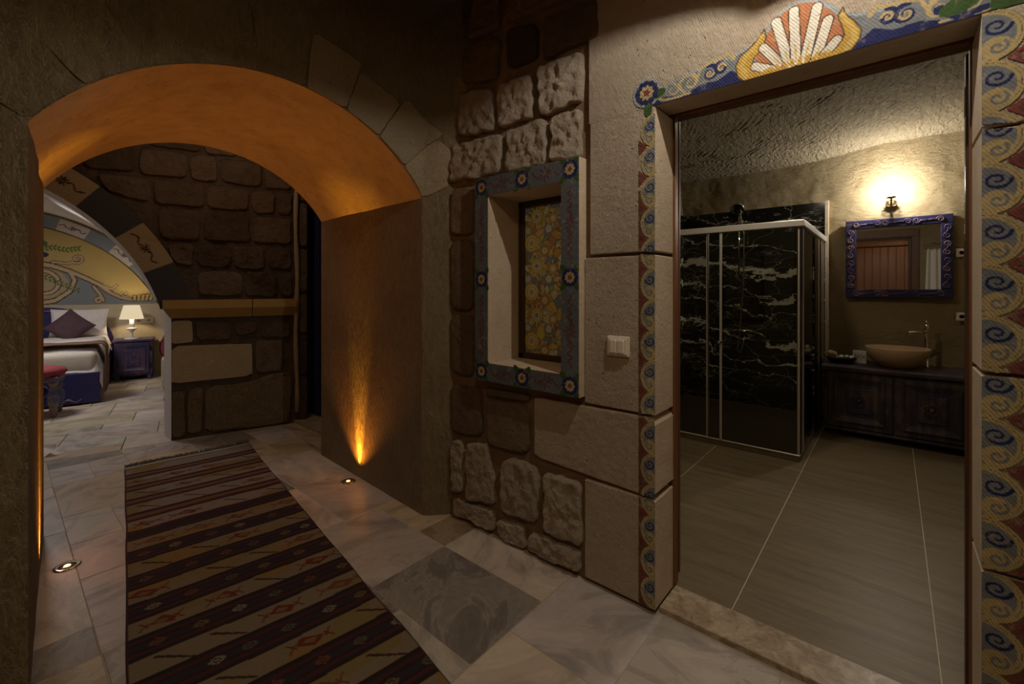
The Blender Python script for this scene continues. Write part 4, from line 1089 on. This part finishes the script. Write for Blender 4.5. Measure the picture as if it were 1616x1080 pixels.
for i, (px_, lb) in enumerate(((-1.20, 'white pillow propped behind the plum cushion beside the table lamp'), (-1.96, 'white pillow on the far side of the bed, mostly hidden by the arch'))):
    p = soft('pillow', .66, .46, .20, M['linen'], None, bed(px_, 4.08, .935), (math.radians(72), 0, BANG), .42, i * 7)
    tag(p, lb, 'pillow', 'white bed pillows')
p = soft('cushion', .41, .41, .17, M['purple'], None, bed(-1.24, 3.80, .965), (0, 0, 0), .5, 3)
p.rotation_mode = 'XYZ'
p.matrix_world = Matrix.Translation(bed(-1.27, 3.84, .90)) @ Matrix.Rotation(BANG, 4, 'Z') @ Matrix.Rotation(math.radians(68), 4, 'X') @ Matrix.Rotation(math.radians(47), 4, 'Z')
tag(p, 'plum square cushion standing on its corner against the white pillow', 'cushion')

def panel_door(parent, x0, x1, z0, z1, y, mat, name='door', carve='rosette', line=None):
    """raised-panel cabinet door facing -y in local space, with carved centre"""
    d = MB(); f = .17 * min(x1 - x0, z1 - z0)
    d.rbox(x0, x1, y, y + .022, z0, z1, .004)
    D = d.build(name, mat, parent)
    b = MB(); ax0, ax1, az0, az1 = x0 + f * .7, x1 - f * .7, z0 + f * .7, z1 - f * .7; bw = f * .75
    # bevelled moulding frame
    q0 = [(ax0, az0), (ax1, az0), (ax1, az1), (ax0, az1)]; q1 = [(ax0 + bw, az0 + bw), (ax1 - bw, az0 + bw), (ax1 - bw, az1 - bw), (ax0 + bw, az1 - bw)]
    for i in range(4):
        j = (i + 1) % 4; b.add([(q0[i][0], y - .016, q0[i][1]), (q0[j][0], y - .016, q0[j][1]), (q1[j][0], y + .004, q1[j][1]), (q1[i][0], y + .004, q1[i][1]), (q0[i][0], y, q0[i][1]), (q0[j][0], y, q0[j][1])], [(0, 1, 2, 3), (4, 5, 1, 0)])
    b.build('moulding', mat, D)
    px0, px1, pz0, pz1 = q1[0][0] + bw * .4, q1[1][0] - bw * .4, q1[0][1] + bw * .4, q1[2][1] - bw * .4
    MB().rbox(px0, px1, y - .010, y + .004, pz0, pz1, .006).build('panel', mat, D)
    c = MB(); cx_, cz_ = (px0 + px1) / 2, (pz0 + pz1) / 2; rx, rz_ = (px1 - px0) / 2 * .8, (pz1 - pz0) / 2 * .8
    if carve == 'rosette':
        for k in range(8):
            a = k * PI / 4; c.tube([(cx_ + rx * .3 * math.cos(a + t_) * (1 + t_ * .9), y - .012, cz_ + rz_ * .3 * math.sin(a + t_) * (1 + t_ * .9)) for t_ in np.linspace(0, 1.4, 8)], [.003 + .004 * math.sin(i / 7 * PI) for i in range(8)], 5)
        c.lathe([(rx * .28, 0), (rx * .2, .008), (0.001, .012)], 14, (0, 0, 0), M=Matrix.Translation((cx_, y - .010, cz_)) @ Matrix.Rotation(PI / 2, 4, 'X'))
    else:
        n = 30; c.tube([(cx_ + rx * .5 * math.sin(i / n * 2.2 * PI), y - .011, cz_ - rz_ * .85 + rz_ * 1.7 * i / n) for i in range(n + 1)], .006, 6)
        for sg in (-1, 1): c.tube([(a, y - .011, q) for a, q in spiral(cx_ + sg * rx * .25, cz_ + sg * rz_ * .4, .004, rx * .4, 0, sg * 1.3, 20)], .005, 5)
    c.build('carving', line or mat, D, True); return D
ns = thing('nightstand', 'worn purple carved bedside cabinet with one panelled door', 'nightstand', bed(-.56, 3.95), BANG)
MB().rbox(-.235, .235, .0, .40, .075, .615, .006).build('body', M['night'], ns); MB().rbox(-.255, .255, -.02, .41, .615, .655, .01).build('top', M['night'], ns)
dd = panel_door(ns, -.195, .195, .11, .60, -.022, M['night'], 'door', 'scroll', M['mirrorline'])
for zz in (.20, .48): MB().rbox(.19, .215, -.03, 0, zz, zz + .07, .004).build('hinge', M['black'], ns)
for sx in (-.22, .17):
    for sy in (.01, .34): MB().rbox(sx, sx + .05, sy, sy + .05, 0, .08, .006).build('foot', M['night'], ns)
lampt = thing('table_lamp', 'white turned table lamp with lit cream shade on the bedside cabinet', 'lamp', bed(-.59, 4.06, .655), BANG)
MB().lathe([(.095, 0), (.10, .008), (.085, .02), (.05, .03), (.02, .045), (.016, .10), (.03, .135), (.075, .165), (.075, .175), (.045, .185), (.028, .21), (.045, .235), (.028, .255), (.03, .32), (.012, .33), (.01, .36)], 28).build('base', M['porcelain'], lampt, True)
MB().lathe([(.155, .325), (.100, .545)], 32, cap=False).build('lamp_shade', M['shade'], lampt, True)
sk = thing('socket_strip', 'ivory double wall socket beside the table lamp', 'socket', bed(-.46, BW - .001, .93), BANG)
MB().rbox(-.13, .13, -.014, 0, -.05, .05, .006).build('plate', M['white_plastic'], sk)
for xx in (-.065, .065): MB().lathe([(.034, 0), (.034, .004), (.026, .004), (.024, -.002), (.001, -.002)], 18, M=Matrix.Translation((xx, -.014, 0)) @ Matrix.Rotation(PI / 2, 4, 'X')).build('socket', M['white_plastic'], sk)
st = thing('stool', 'low stool with red cushion top and painted turned legs before the bed', 'stool', bed(-1.24, 1.95), BANG)
MB().rbox(-.19, .19, -.19, .19, .40, .46, .02).build('frame', M['bedside'], st)
MB().lathe([(.12, .44), (.20, .455), (.235, .50), (.215, .54), (.14, .565), (.0, .572)], 28).build('seat', M['redseat'], st, True)
leg = [(.022, 0), (.03, .02), (.026, .05), (.038, .08), (.03, .10), (.05, .17), (.056, .22), (.035, .28), (.028, .30), (.048, .32), (.03, .34), (.045, .38), (.05, .42)]
for sx in (-.14, .14):
    for sy in (-.14, .14):
        l_ = MB().lathe(leg, 14, (sx, sy, 0)).build('leg', M['stoolleg'] if 'stoolleg' in M else M['bedside'], st, True)
sofa = thing('bench', 'bench end with red kilim covered cushion behind the archway jamb', 'bench', bed(-.19, 2.75), BANG)
MB().rbox(.02, .70, .0, 1.1, .05, .45, .01).build('base', M['bedwall'], sofa)
sp = Paint(0, 1, 0, 1, .012); sp.fill(sp.U > -1, (.30, .035, .04))
for i in range(12):
    for j in range(12):
        a, c = i / 12 + .04, j / 12 + .04; sp.dot(a, c, .034, .03, (.45, .36, .30) if (i + j) % 2 else (.09, .03, .05)); sp.dot(a, c, .016, .014, (.35, .05, .05))
def cush(U, V):
    a = V * 2 * PI; x = .34 + np.cos(a) * (.36 - .02 * np.cos(2 * a)); z = .62 + np.sign(np.sin(a)) * np.abs(np.sin(a)) ** .7 * .20
    return np.c_[x, .9 - U * .9, z]
sp.build('cushion_cover', cush, M['weave'], sofa, True)
MB().prism([(.34 + math.cos(a) * (.35 - .02 * math.cos(2 * a)), .62 + (1 if math.sin(a) >= 0 else -1) * abs(math.sin(a)) ** .7 * .195) for a in np.linspace(0, 2 * PI, 24, endpoint=False)], (0, 0, 0), (1, 0, 0), (0, 0, 1), (0, 1, 0), .002, .898).build('cushion_end', M['redseat'], sofa)
MB().tube([(.06, .06, 0), (.06, .06, .12)], .015, 8).build('leg', M['brass'], sofa)
# rug corner showing beyond the left jamb
rc = thing('small_rug', 'curled corner of a small pale rug with red stripe beside the left jamb', 'rug', (-5.66, .20, 0), .3)
grid_obj('field', lambda U, V: np.c_[(U - .5) * .26, -.45 + V * .62 - .05 * np.clip(V - .9, 0, 1) * 10, .004 + .09 * np.clip(V - .78, 0, 1) * 4.5 * (.55 + .45 * U)], 12, 40, M['linen'], rc)
for k, (a_, c_) in enumerate(((-.06, -.02), (.02, .05))): MB().box(-.12, .12, a_, c_, .0055, .0075).build('stripe', M['redseat'], rc)
MB().box(-.15, .15, -.45, .16, .0, .0035).build('border', M['duvet'], rc)

# =================================================================== OBJECTS: HALL
# kilim runner
rug = thing('kilim_runner', 'long striped kilim runner of dark brown and beige bands with hooked motifs', 'rug', (-4.66, 1.12, 0), math.atan2(-.139, .99))
RL, RW = 4.35, .89
PR = Paint(0, RL, -RW / 2, RW / 2, .0055)
U, V = PR.U, PR.V
rg = np.random.RandomState(4)
Uw = U + .008 * fbm(np.c_[U * 2, V * 3, np.zeros(len(U))], 2)
per = .272; ph = np.mod(Uw - .13, per) / per; bi = np.floor((Uw - .13) / per).astype(int)
near = np.clip((Uw - .9) / 1.2, 0, 1)             # bands grow from twin lines to broad stripes towards the viewer end
BEI = np.array((.215, .165, .105)); OLV = np.array((.21, .155, .065)); WHT = np.array((.25, .205, .17)); NVY = np.array((.030, .024, .034)); MAR = np.array((.075, .020, .018)); DBR = np.array((.032, .016, .013)); RUS = np.array((.26, .07, .03)); OCR = np.array((.25, .145, .04))
base = np.where((Uw < 1.3)[:, None], WHT, BEI)
seg = np.floor((V + bi * .173 + .5 * U) / .16); hs = _h(seg.astype(np.int64), bi.astype(np.int64), np.full(len(U), 3, np.int64))
base = np.where((hs > .62)[:, None], OLV, base); base = np.where((hs > .86)[:, None], OCR * .8 + BEI * .2, base)
PR.fill(U > -1, (0, 0, 0)); PR.c[:] = base
hw = .225 + .06 * near
dk = np.abs(ph - .5) < hw
q = (ph - .5) / hw
core = np.where((np.abs(q) < .25)[:, None], NVY, np.where((np.abs(q) < .45)[:, None], DBR, np.where((np.abs(q) < .72)[:, None], NVY * 1.1, DBR)))
core = np.where(((np.abs(np.abs(q) - .5)) < .10)[:, None], MAR, core)
core_far = np.where((np.abs(np.abs(q) - .70) < .30)[:, None], MAR * .8, BEI * .35 + RUS * .35)
core = np.where((near > .35)[:, None], core, core_far)
PR.c[dk] = core[dk]
nb = int(RL / per) + 1
for k in range(nb):
    uc = .13 + (k + .5) * per; ul = .13 + (k + 1.0) * per
    for j in range(6):
        vv = -RW / 2 + .08 + j * .155 + rg.uniform(-.03, .03)
        c = [(.20, .17, .13), (.15, .10, .035), (.15, .055, .025), (.10, .08, .06)][rg.randint(4)]
        if uc > 1.5:
            for a, e in ((-.010, -.014), (.010, -.014), (-.010, .014), (.010, .014), (0, 0), (0, .022), (0, -.022), (.018, 0), (-.018, 0)): PR.dot(uc + a, vv + e, .006, .008, c)
    for j in range(4):
        vv = -RW / 2 + .10 + j * .23 + rg.uniform(-.04, .04); kind = rg.randint(4)
        c = [(.15, .03, .02), (.05, .022, .018), (.16, .06, .025), (.05, .03, .025)][kind]
        if kind % 2 == 0:
            sk = rg.uniform(-.03, .03); hz = rg.uniform(.04, .075)
            for e in (-1, 1): PR.stroke([(ul + e * .012, vv - hz), (ul - e * .03, vv - hz - .03)], .008, c); PR.stroke([(ul + e * .012, vv + hz), (ul - e * .03, vv + hz + .03)], .008, c)
            PR.poly([(ul - .04, vv - .02 + sk), (ul, vv - hz), (ul + .04, vv + .02 + sk), (ul, vv + hz)], c); PR.poly([(ul - .018, vv - .01), (ul, vv - .028), (ul + .018, vv + .01), (ul, vv + .028)], (.19, .12, .05))
        else:
            for i in range(6): PR.stroke([(ul - .04 + i * .016, vv - .05 + i * .02), (ul - .03 + i * .016, vv - .035 + i * .02)], .010, c)
            PR.stroke([(ul - .04, vv - .04), (ul + .035, vv + .05)], .006, c)
PR.c[np.abs(np.abs(V) - RW / 2) < .008] = (.06, .03, .022); PR.c[U < .045] = (.40, .35, .30)
def rug_xyz(U, V):
    wob = .010 * fbm(np.c_[U * 1.6, np.sign(V), np.zeros(len(U))], 2) * (np.abs(V) / (RW / 2)) ** 3
    z = .007 + .003 * fbm(np.c_[U * 5, V * 3, np.full(len(U), 5.)], 3); z[np.abs(np.abs(V) - RW / 2) < .004] = .0005
    return np.c_[U, V + wob, z]
PR.build('woven_field', rug_xyz, M['weave'], rug, True)
b = MB(); rr = random.Random(2)
for i in range(110):
    v0 = -RW / 2 + RW * (i + .5) / 110; dx = rr.uniform(.05, .095); dv = rr.uniform(-.05, .05)
    b.tube([(0.003, v0, .008), (-dx * .4, v0 + dv * .3, .008 + rr.uniform(.0, .01)), (-dx, v0 + dv, .004)], [.004, .0055, .003], 5)
lab(b.build('fringe', M['fringe'], rug, True), 'grey wool tassels at the far end')['kind'] = 'stuff'

for (x, y, lb) in ((-3.12, 1.735, 'amber round floor uplight at the foot of the right jamb'), (-3.28, .245, 'amber round floor uplight by the left jamb of the arch')):
    t_ = thing('floor_uplight', lb, 'floor light', (x, y, 0), 0, 'floor uplights under the arch')
    MB().lathe([(.034, -.004), (.052, -.002), (.055, .003), (.050, .006), (.036, .005)], 28, cap=False).build('trim_ring', M['chrome'], t_, True)
    MB().lathe([(.036, -.003), (.034, .002), (.015, .0045), (.001, .005)], 20).build('lens', M['glasslens'], t_, True); MB().lathe([(.014, .0047), (.012, .0075), (.001, .009)], 16).build('led', M['amber'], t_, True)
sw = thing('light_switch', 'ivory double rocker light switch between the window and the doorway', 'switch', (-.975, WY, 1.185))
MB().rbox(-.058, .058, -.012, 0, -.048, .048, .006).build('frame', M['white_plastic'], sw)
MB().rbox(-.048, .048, -.020, -.010, -.038, .038, .004).build('surround', M['white_plastic'], sw)
for xx in (-.036, .002): MB().rbox(xx, xx + .034, -.026, -.016, -.031, .031, .004).build('rocker', M['white_plastic'], sw)
hl = thing('wall_lamp', 'unseen lamp over the doorway, its shade shaped to cut off the light', 'lamp', (-.20, 1.42, 2.86))
vs = []; fs = []; nsh = 72; RS = .115
for i in range(nsh):
    az = 2 * PI * i / nsh                       # 0 = towards the wall (+y)
    d = abs((az + PI) % (2 * PI) - PI)
    el = math.radians(-35 + 23.3 * min(1, max(0, (math.degrees(d) - 24) / 40)) ** .8)  # rim height made up to lay the curved shadow edge on the wall
    for (r, z) in ((RS, RS * math.tan(el)), (RS * 1.02, .05), (.07, .12), (.02, .15)):
        vs.append((r * math.sin(az), r * math.cos(az), z))
for i in range(nsh):
    j = (i + 1) % nsh
    for k in range(3): fs.append((i * 4 + k, j * 4 + k, j * 4 + k + 1, i * 4 + k + 1))
fs.append(tuple(i * 4 + 3 for i in range(nsh)))
link('lamp_shade', vs, fs, M['brass'], hl, None, True)
MB().tube([(0, 0, .145), (0, .1, .22), (0, .485, .22)], .01, 8).build('arm', M['brass'], hl, True)
# timber door seen only in the bathroom mirror
d3 = struct(thing('door_3', 'wide plank door in the hall wall behind the viewer', 'x', (-.15, -1.3, 0))); del d3['category']
for i in range(9): MB().rbox(-.63 + i * .14, -.63 + i * .14 + .136, .0, .035, .02, 2.42, .006, 1).build('plank', M['door'], d3)
for xx in (-.74, .64): MB().rbox(xx, xx + .1, 0, .06, 0, 2.55, .006).build('door_post', M['door'], d3)
MB().rbox(-.74, .74, 0, .07, 2.44, 2.56, .006).build('head_rail', M['door'], d3)

# =================================================================== OBJECTS: BATHROOM
# shower: marble panels are part of the walls, the cabin is a thing
struct(MB().box(-2.12, -.567, 5.955, 6.02, .02, 2.42).build('trim_3', M['blackmarble']), 'black marble slab with white veins behind the shower')
struct(MB().box(-.566, -.535, 5.945, 6.03, .02, 2.43).build('trim_4', M['plain']), 'pale stone edge of the black marble')
struct(MB().box(-2.12, -2.095, 4.335, 5.955, .02, 2.42).build('trim_5', M['blackmarble']), 'black marble slab on the shower side wall')
sh = thing('shower_cabin', 'corner shower cabin of clear sliding glass in satin aluminium rails', 'shower', (-.585, 4.335, .02))
X0 = -1.505
MB().rbox(X0, 0, 0, 1.615, 0, .045, .006).build('tray', M['bathtile'], sh)
MB().rbox(X0, .0, -.004, .014, .045, .058, .003, 1).build('sill_profile', M['alu'], sh); MB().rbox(-.014, .004, 0, 1.61, .045, .058, .003, 1).build('sill_profile', M['alu'], sh)
MB().rbox(X0, .035, -.02, .03, 1.955, 2.01, .005).build('top_rail', M['alu'], sh); MB().rbox(-.015, .035, .03, 1.61, 1.955, 2.01, .005).build('top_rail', M['alu'], sh)
for (xx, yy, nm) in ((-.735, .004, 'door_profile'), (-.615, -.008, 'door_profile'), (-.012, .0, 'corner_post'), (.0, .12, 'door_profile'), (.005, 1.10, 'door_profile'), (-.004, 1.585, 'wall_profile')):
    MB().rbox(xx - .008, xx + .012, yy, yy + .022, .058, 1.96, .003, 1).build(nm, M['alu'], sh)
MB().box(X0, -.735, .010, .016, .058, 1.96).build('glass_panel', M['glass'], sh); MB().box(-.73, -.012, -.001, .005, .058, 1.96).build('glass_panel', M['glass'], sh)
MB().box(.000, .006, .02, .80, .058, 1.96).build('glass_panel', M['glass'], sh); MB().box(.010, .016, .80, 1.59, .058, 1.96).build('glass_panel', M['glass'], sh)
for (xx, yy) in ((-.62, -.035), (.035, .13)): MB().lathe([(.018, 0), (.02, .01), (.012, .03), (.016, .035), (.001, .036)], 14, M=Matrix.Translation((xx, yy + .03, .95)) @ Matrix.Rotation(PI / 2, 4, 'X')).build('knob', M['chrome'], sh, True)
sr = thing('shower_set', 'chrome shower head on a riser rail with looping hose', 'shower head', (-1.42, 5.955, .9))
MB().tube([(0, -.06, .72), (0, -.06, 1.52)], .010, 10).build('riser_rail', M['chrome'], sr, True)
for z in (.75, 1.48): MB().tube([(0, 0, z), (0, -.065, z)], .013, 10).build('wall_bracket', M['brass'], sr, True)
MB().lathe([(.02, .05), (.035, .035), (.075, .012), (.08, 0), (.07, -.004), (.001, -.004)], 24, M=Matrix.Translation((0, -.16, 1.52)) @ Matrix.Rotation(-.95, 4, 'X')).build('shower_head', M['chrome'], sr, True)
MB().tube([(0, -.06, 1.45), (0, -.10, 1.53), (0, -.17, 1.56)], .013, 10).build('head_arm', M['brass'], sr, True)
MB().tube([(.04, -.17, 1.46), (.06, -.08, 1.2), (.05, -.05, .7), (.02, -.05, .25), (.0, -.06, -.05), (-.02, -.07, -.18), (.02, -.08, -.22), (.05, -.07, -.10), (.06, -.05, .02)], .008, 8).build('hose', M['chrome'], sr, True)
MB().tube([(-.09, -.06, .05), (.15, -.06, .05)], .022, 14).build('mixer_body', M['chrome'], sr, True); MB().tube([(.15, -.06, .05), (.22, -.09, .035), (.30, -.12, .0)], .011, 8).build('mixer_lever', M['chrome'], sr, True)

van = thing('vanity_cabinet', 'worn dark navy carved vanity cabinet with two panelled doors', 'cabinet', (-.50, 5.37, .02))
MB().rbox(0, 1.10, .01, .56, .075, .642, .005).build('body', M['vanity'], van); MB().rbox(-.045, 1.14, -.04, .585, .642, .688, .012).build('top', M['vanity_top'], van)
MB().rbox(-.01, 1.11, -.012, .56, .062, .088, .006).build('plinth_moulding', M['vanity'], van)
for i in range(2): panel_door(van, .012 + i * .505, .500 + i * .505, .10, .632, -.012, M['vanity'], 'door', 'rosette', M['vanity'])
MB().rbox(1.02, 1.095, -.008, .02, .10, .632, .004).build('stile', M['vanity'], van)
for sx in (.02, 1.02):
    for sy in (.06, .48): MB().rbox(sx, sx + .06, sy, sy + .06, 0, .08, .006).build('foot', M['vanity'], van)
TZ = .708
bs = MB().lathe([(.10, 0), (.13, .006), (.19, .06), (.225, .12), (.243, .185), (.240, .19), (.232, .185), (.20, .12), (.15, .06), (.06, .035), (.001, .032)], 48, (0, 0, 0)).build('washbasin', M['basin'], None, True, (.03, 5.62, TZ))
tag(bs, 'round sandstone vessel washbasin on the vanity cabinet', 'washbasin')
fc = thing('faucet', 'tall chrome basin faucet behind the sandstone washbasin', 'faucet', (.245, 5.80, TZ))
MB().lathe([(.030, 0), (.030, .01), (.018, .014), (.018, .34), (.020, .345), (.020, .40), (.014, .408), (.001, .408)], 20).build('body', M['chrome'], fc, True)
MB().tube([(0, 0, .33), (-.06, -.05, .335), (-.125, -.10, .332), (-.132, -.106, .31)], [.014, .013, .012, .012], 10).build('spout', M['chrome'], fc, True)
MB().tube([(0, 0, .41), (.0, .01, .435), (.0, .03, .45)], .007, 8).build('lever', M['chrome'], fc, True)
bk = thing('amenity_bowl', 'dark oval dish of wrapped toiletries at the left of the vanity top', 'bowl', (-.40, 5.60, TZ))
MB().lathe([(.06, 0), (.09, .01), (.125, .045), (.13, .06), (.122, .058), (.09, .02), (.001, .016)], 28, (0, 0, 0), 1.0, .75).build('dish', M['black'], bk, True)
MB().tube([(-.13 + .0, 0, .058), (-.145, 0, .075), (-.125, 0, .085)], .006, 6).build('handle', M['black'], bk, True)
rr = random.Random(9)
for i in range(9):
    s_ = soft('soap', .036, .028, .022, M['porcelain'], None, (-.398 + (i % 3) * .042, 5.565 + (i // 3) * .034, TZ + .066 + .004 * (i % 2)), (rr.uniform(-.2, .2), rr.uniform(-.2, .2), rr.uniform(-.3, .3)), .5, i, 8)
    tag(s_, 'small white wrapped soap heaped in the dark toiletry dish', 'soap', 'soaps in the toiletry dish')
s_ = soft('sponge', .085, .06, .055, M['basin'], None, (-.472, 5.61, TZ + .088), (.2, .3, .4), .4, 2, 10); tag(s_, 'peach bath sponge at the left of the toiletry dish', 'sponge')
tb = thing('tumbler_box', 'white card box with black floral print between dish and washbasin', 'box', (-.255, 5.70, TZ))
MB().rbox(-.055, .055, -.03, .03, 0, .125, .004).build('box', M['porcelain'], tb)
PB = Paint(-.05, .05, .02, .11, .002)
for k in range(5):
    u0 = -.04 + k * .02; PB.stroke([(u0, .03), (u0 + .006, .05), (u0 + .002, .075), (u0 + .012, .095)], .0035, (.02, .02, .02)); PB.dot(u0 + .01, .08 - .01 * (k % 2), .007, .005, (.02, .02, .02), .6); PB.dot(u0 - .004, .06, .006, .004, (.02, .02, .02), -.6)
PB.build('floral_print', lambda U, V: np.c_[U, -.0306 + 0 * U, V], M['mural'], tb)
# mirror
mr = thing('wall_mirror', 'rectangular mirror in a carved blue wooden frame with scrolls', 'mirror', (.028, 5.955, 1.772))
FW_, FH, bw = .82, .81, .087
for nm, (a0, a1, c0, c1) in (('top', (-FW_ / 2, FW_ / 2, FH / 2 - bw, FH / 2)), ('bottom', (-FW_ / 2, FW_ / 2, -FH / 2, -FH / 2 + bw)), ('left', (-FW_ / 2, -FW_ / 2 + bw, -FH / 2 + bw, FH / 2 - bw)), ('right', (FW_ / 2 - bw, FW_ / 2, -FH / 2 + bw, FH / 2 - bw))):
    f = MB().rbox(a0, a1, -.035, .02, c0, c1, .006).build('frame_board', M['mirrorblue'], mr)
    hz = (a1 - a0) > (c1 - c0); L = (a1 - a0) if hz else (c1 - c0); nS = 3 if hz else 4; cb = MB()
    for k in range(nS):
        off = (-L / 2 + (k + .5) * L / nS) * (.86 if hz else 1); r_ = bw * .33; hl_ = L / nS * .5 - r_
        for sg in (-1, 1):
            pts = spiral(sg * hl_ * .8, 0, .006, r_, 0 if sg > 0 else PI, 1.5, 34); pts = pts + [(sg * hl_ * .3, sg * .004), (0, 0)]
            cu, cv = (a0 + a1) / 2, (c0 + c1) / 2
            P3 = [((cu + off + p), -.037, (cv + q)) if hz else (cu + q, -.037, cv + off + p) for p, q in pts]
            cb.tube(P3, .0065, 6)
    cb.build('carved_scrolls', M['mirrorline'], f, True)
MB().box(-FW_ / 2 + bw - .004, FW_ / 2 - bw + .004, -.018, .0, -FH / 2 + bw - .004, FH / 2 - bw + .004).build('mirror_glass', M['mirror'], mr)
# sconce
sn = thing('wall_sconce', 'lit tulip wall sconce on a small brass bracket over the mirror', 'lamp', (-.012, 5.96, 2.36))
MB().lathe([(.001, .022), (.03, .018), (.042, .004), (.042, -.03)], 20, M=Matrix.Translation((0, -.0, -.03)) @ Matrix.Rotation(PI / 2, 4, 'X')).build('back_plate', M['brass'], sn, True)
b = MB()
for sg in (-1, 1): b.tube([(sg * .0, -.03, -.06)] + [(sg * (.02 + .022 * math.sin(t_)), -.03, -.06 + .03 * (1 - math.cos(t_))) for t_ in np.linspace(.3, 3.0, 9)], .006, 6)
b.tube([(0, -.02, -.05), (0, -.09, -.07), (0, -.15, -.04), (0, -.15, .0)], .008, 8); b.build('scroll_arm', M['brass'], sn, True)
MB().lathe([(.012, 0), (.035, .004), (.04, .012), (.022, .02), (.02, .03)], 18, (0, -.15, .0)).build('cup', M['brass'], sn, True)
bulb = MB().lathe([(.018, .03), (.032, .05), (.04, .08), (.034, .115), (.018, .14), (.001, .148)], 20, (0, -.15, .0)).build('glass_tulip', M['bulb'], sn, True)
for z, lb in ((1.80, 'ivory wall fitting to the right of the mirror'), (1.195, 'ivory socket plate low at the right over the vanity')):
    t_ = thing('socket_plate', lb, 'socket', (.495, 5.95, z)); MB().rbox(-.04, .04, -.012, .0, -.04, .04, .006).build('plate', M['white_plastic'], t_)
    MB().lathe([(.026, 0), (.026, .005), (.02, .005), (.018, .0), (.001, .0)], 16, M=Matrix.Translation((0, -.012, 0)) @ Matrix.Rotation(PI / 2, 4, 'X')).build('socket', M['white_plastic'], t_)
# towel and ring on the near bathroom wall, seen in the mirror
tr_ = thing('towel_ring', 'chrome towel hoop beside the doorway, seen in the mirror', 'towel ring', (.48, 2.256, 2.14))
MB().tube([(.0 + .11 * math.cos(a), .06, .0 + .05 * math.sin(a)) for a in np.linspace(0, 2 * PI, 30)], .007, 8, False).build('hoop', M['chrome'], tr_, True); MB().tube([(0, 0, .05), (0, .06, .05)], .012, 8).build('mount', M['chrome'], tr_, True)
def tw(U, V):
    x = (U - .5) * (.17 + .05 * V); z = -.012 - V * .8
    return np.c_[x, .06 + .018 * np.sin(U * 14) + .01 * (U - .5), z]
o = grid_obj('towel', tw, 30, 10, M['towel'], None, True, (.49, 2.256, 2.10)); mo = o.modifiers.new('thick', 'SOLIDIFY'); mo.thickness = .012
tag(o, 'white towel hanging from the chrome hoop, seen in the mirror', 'towel')
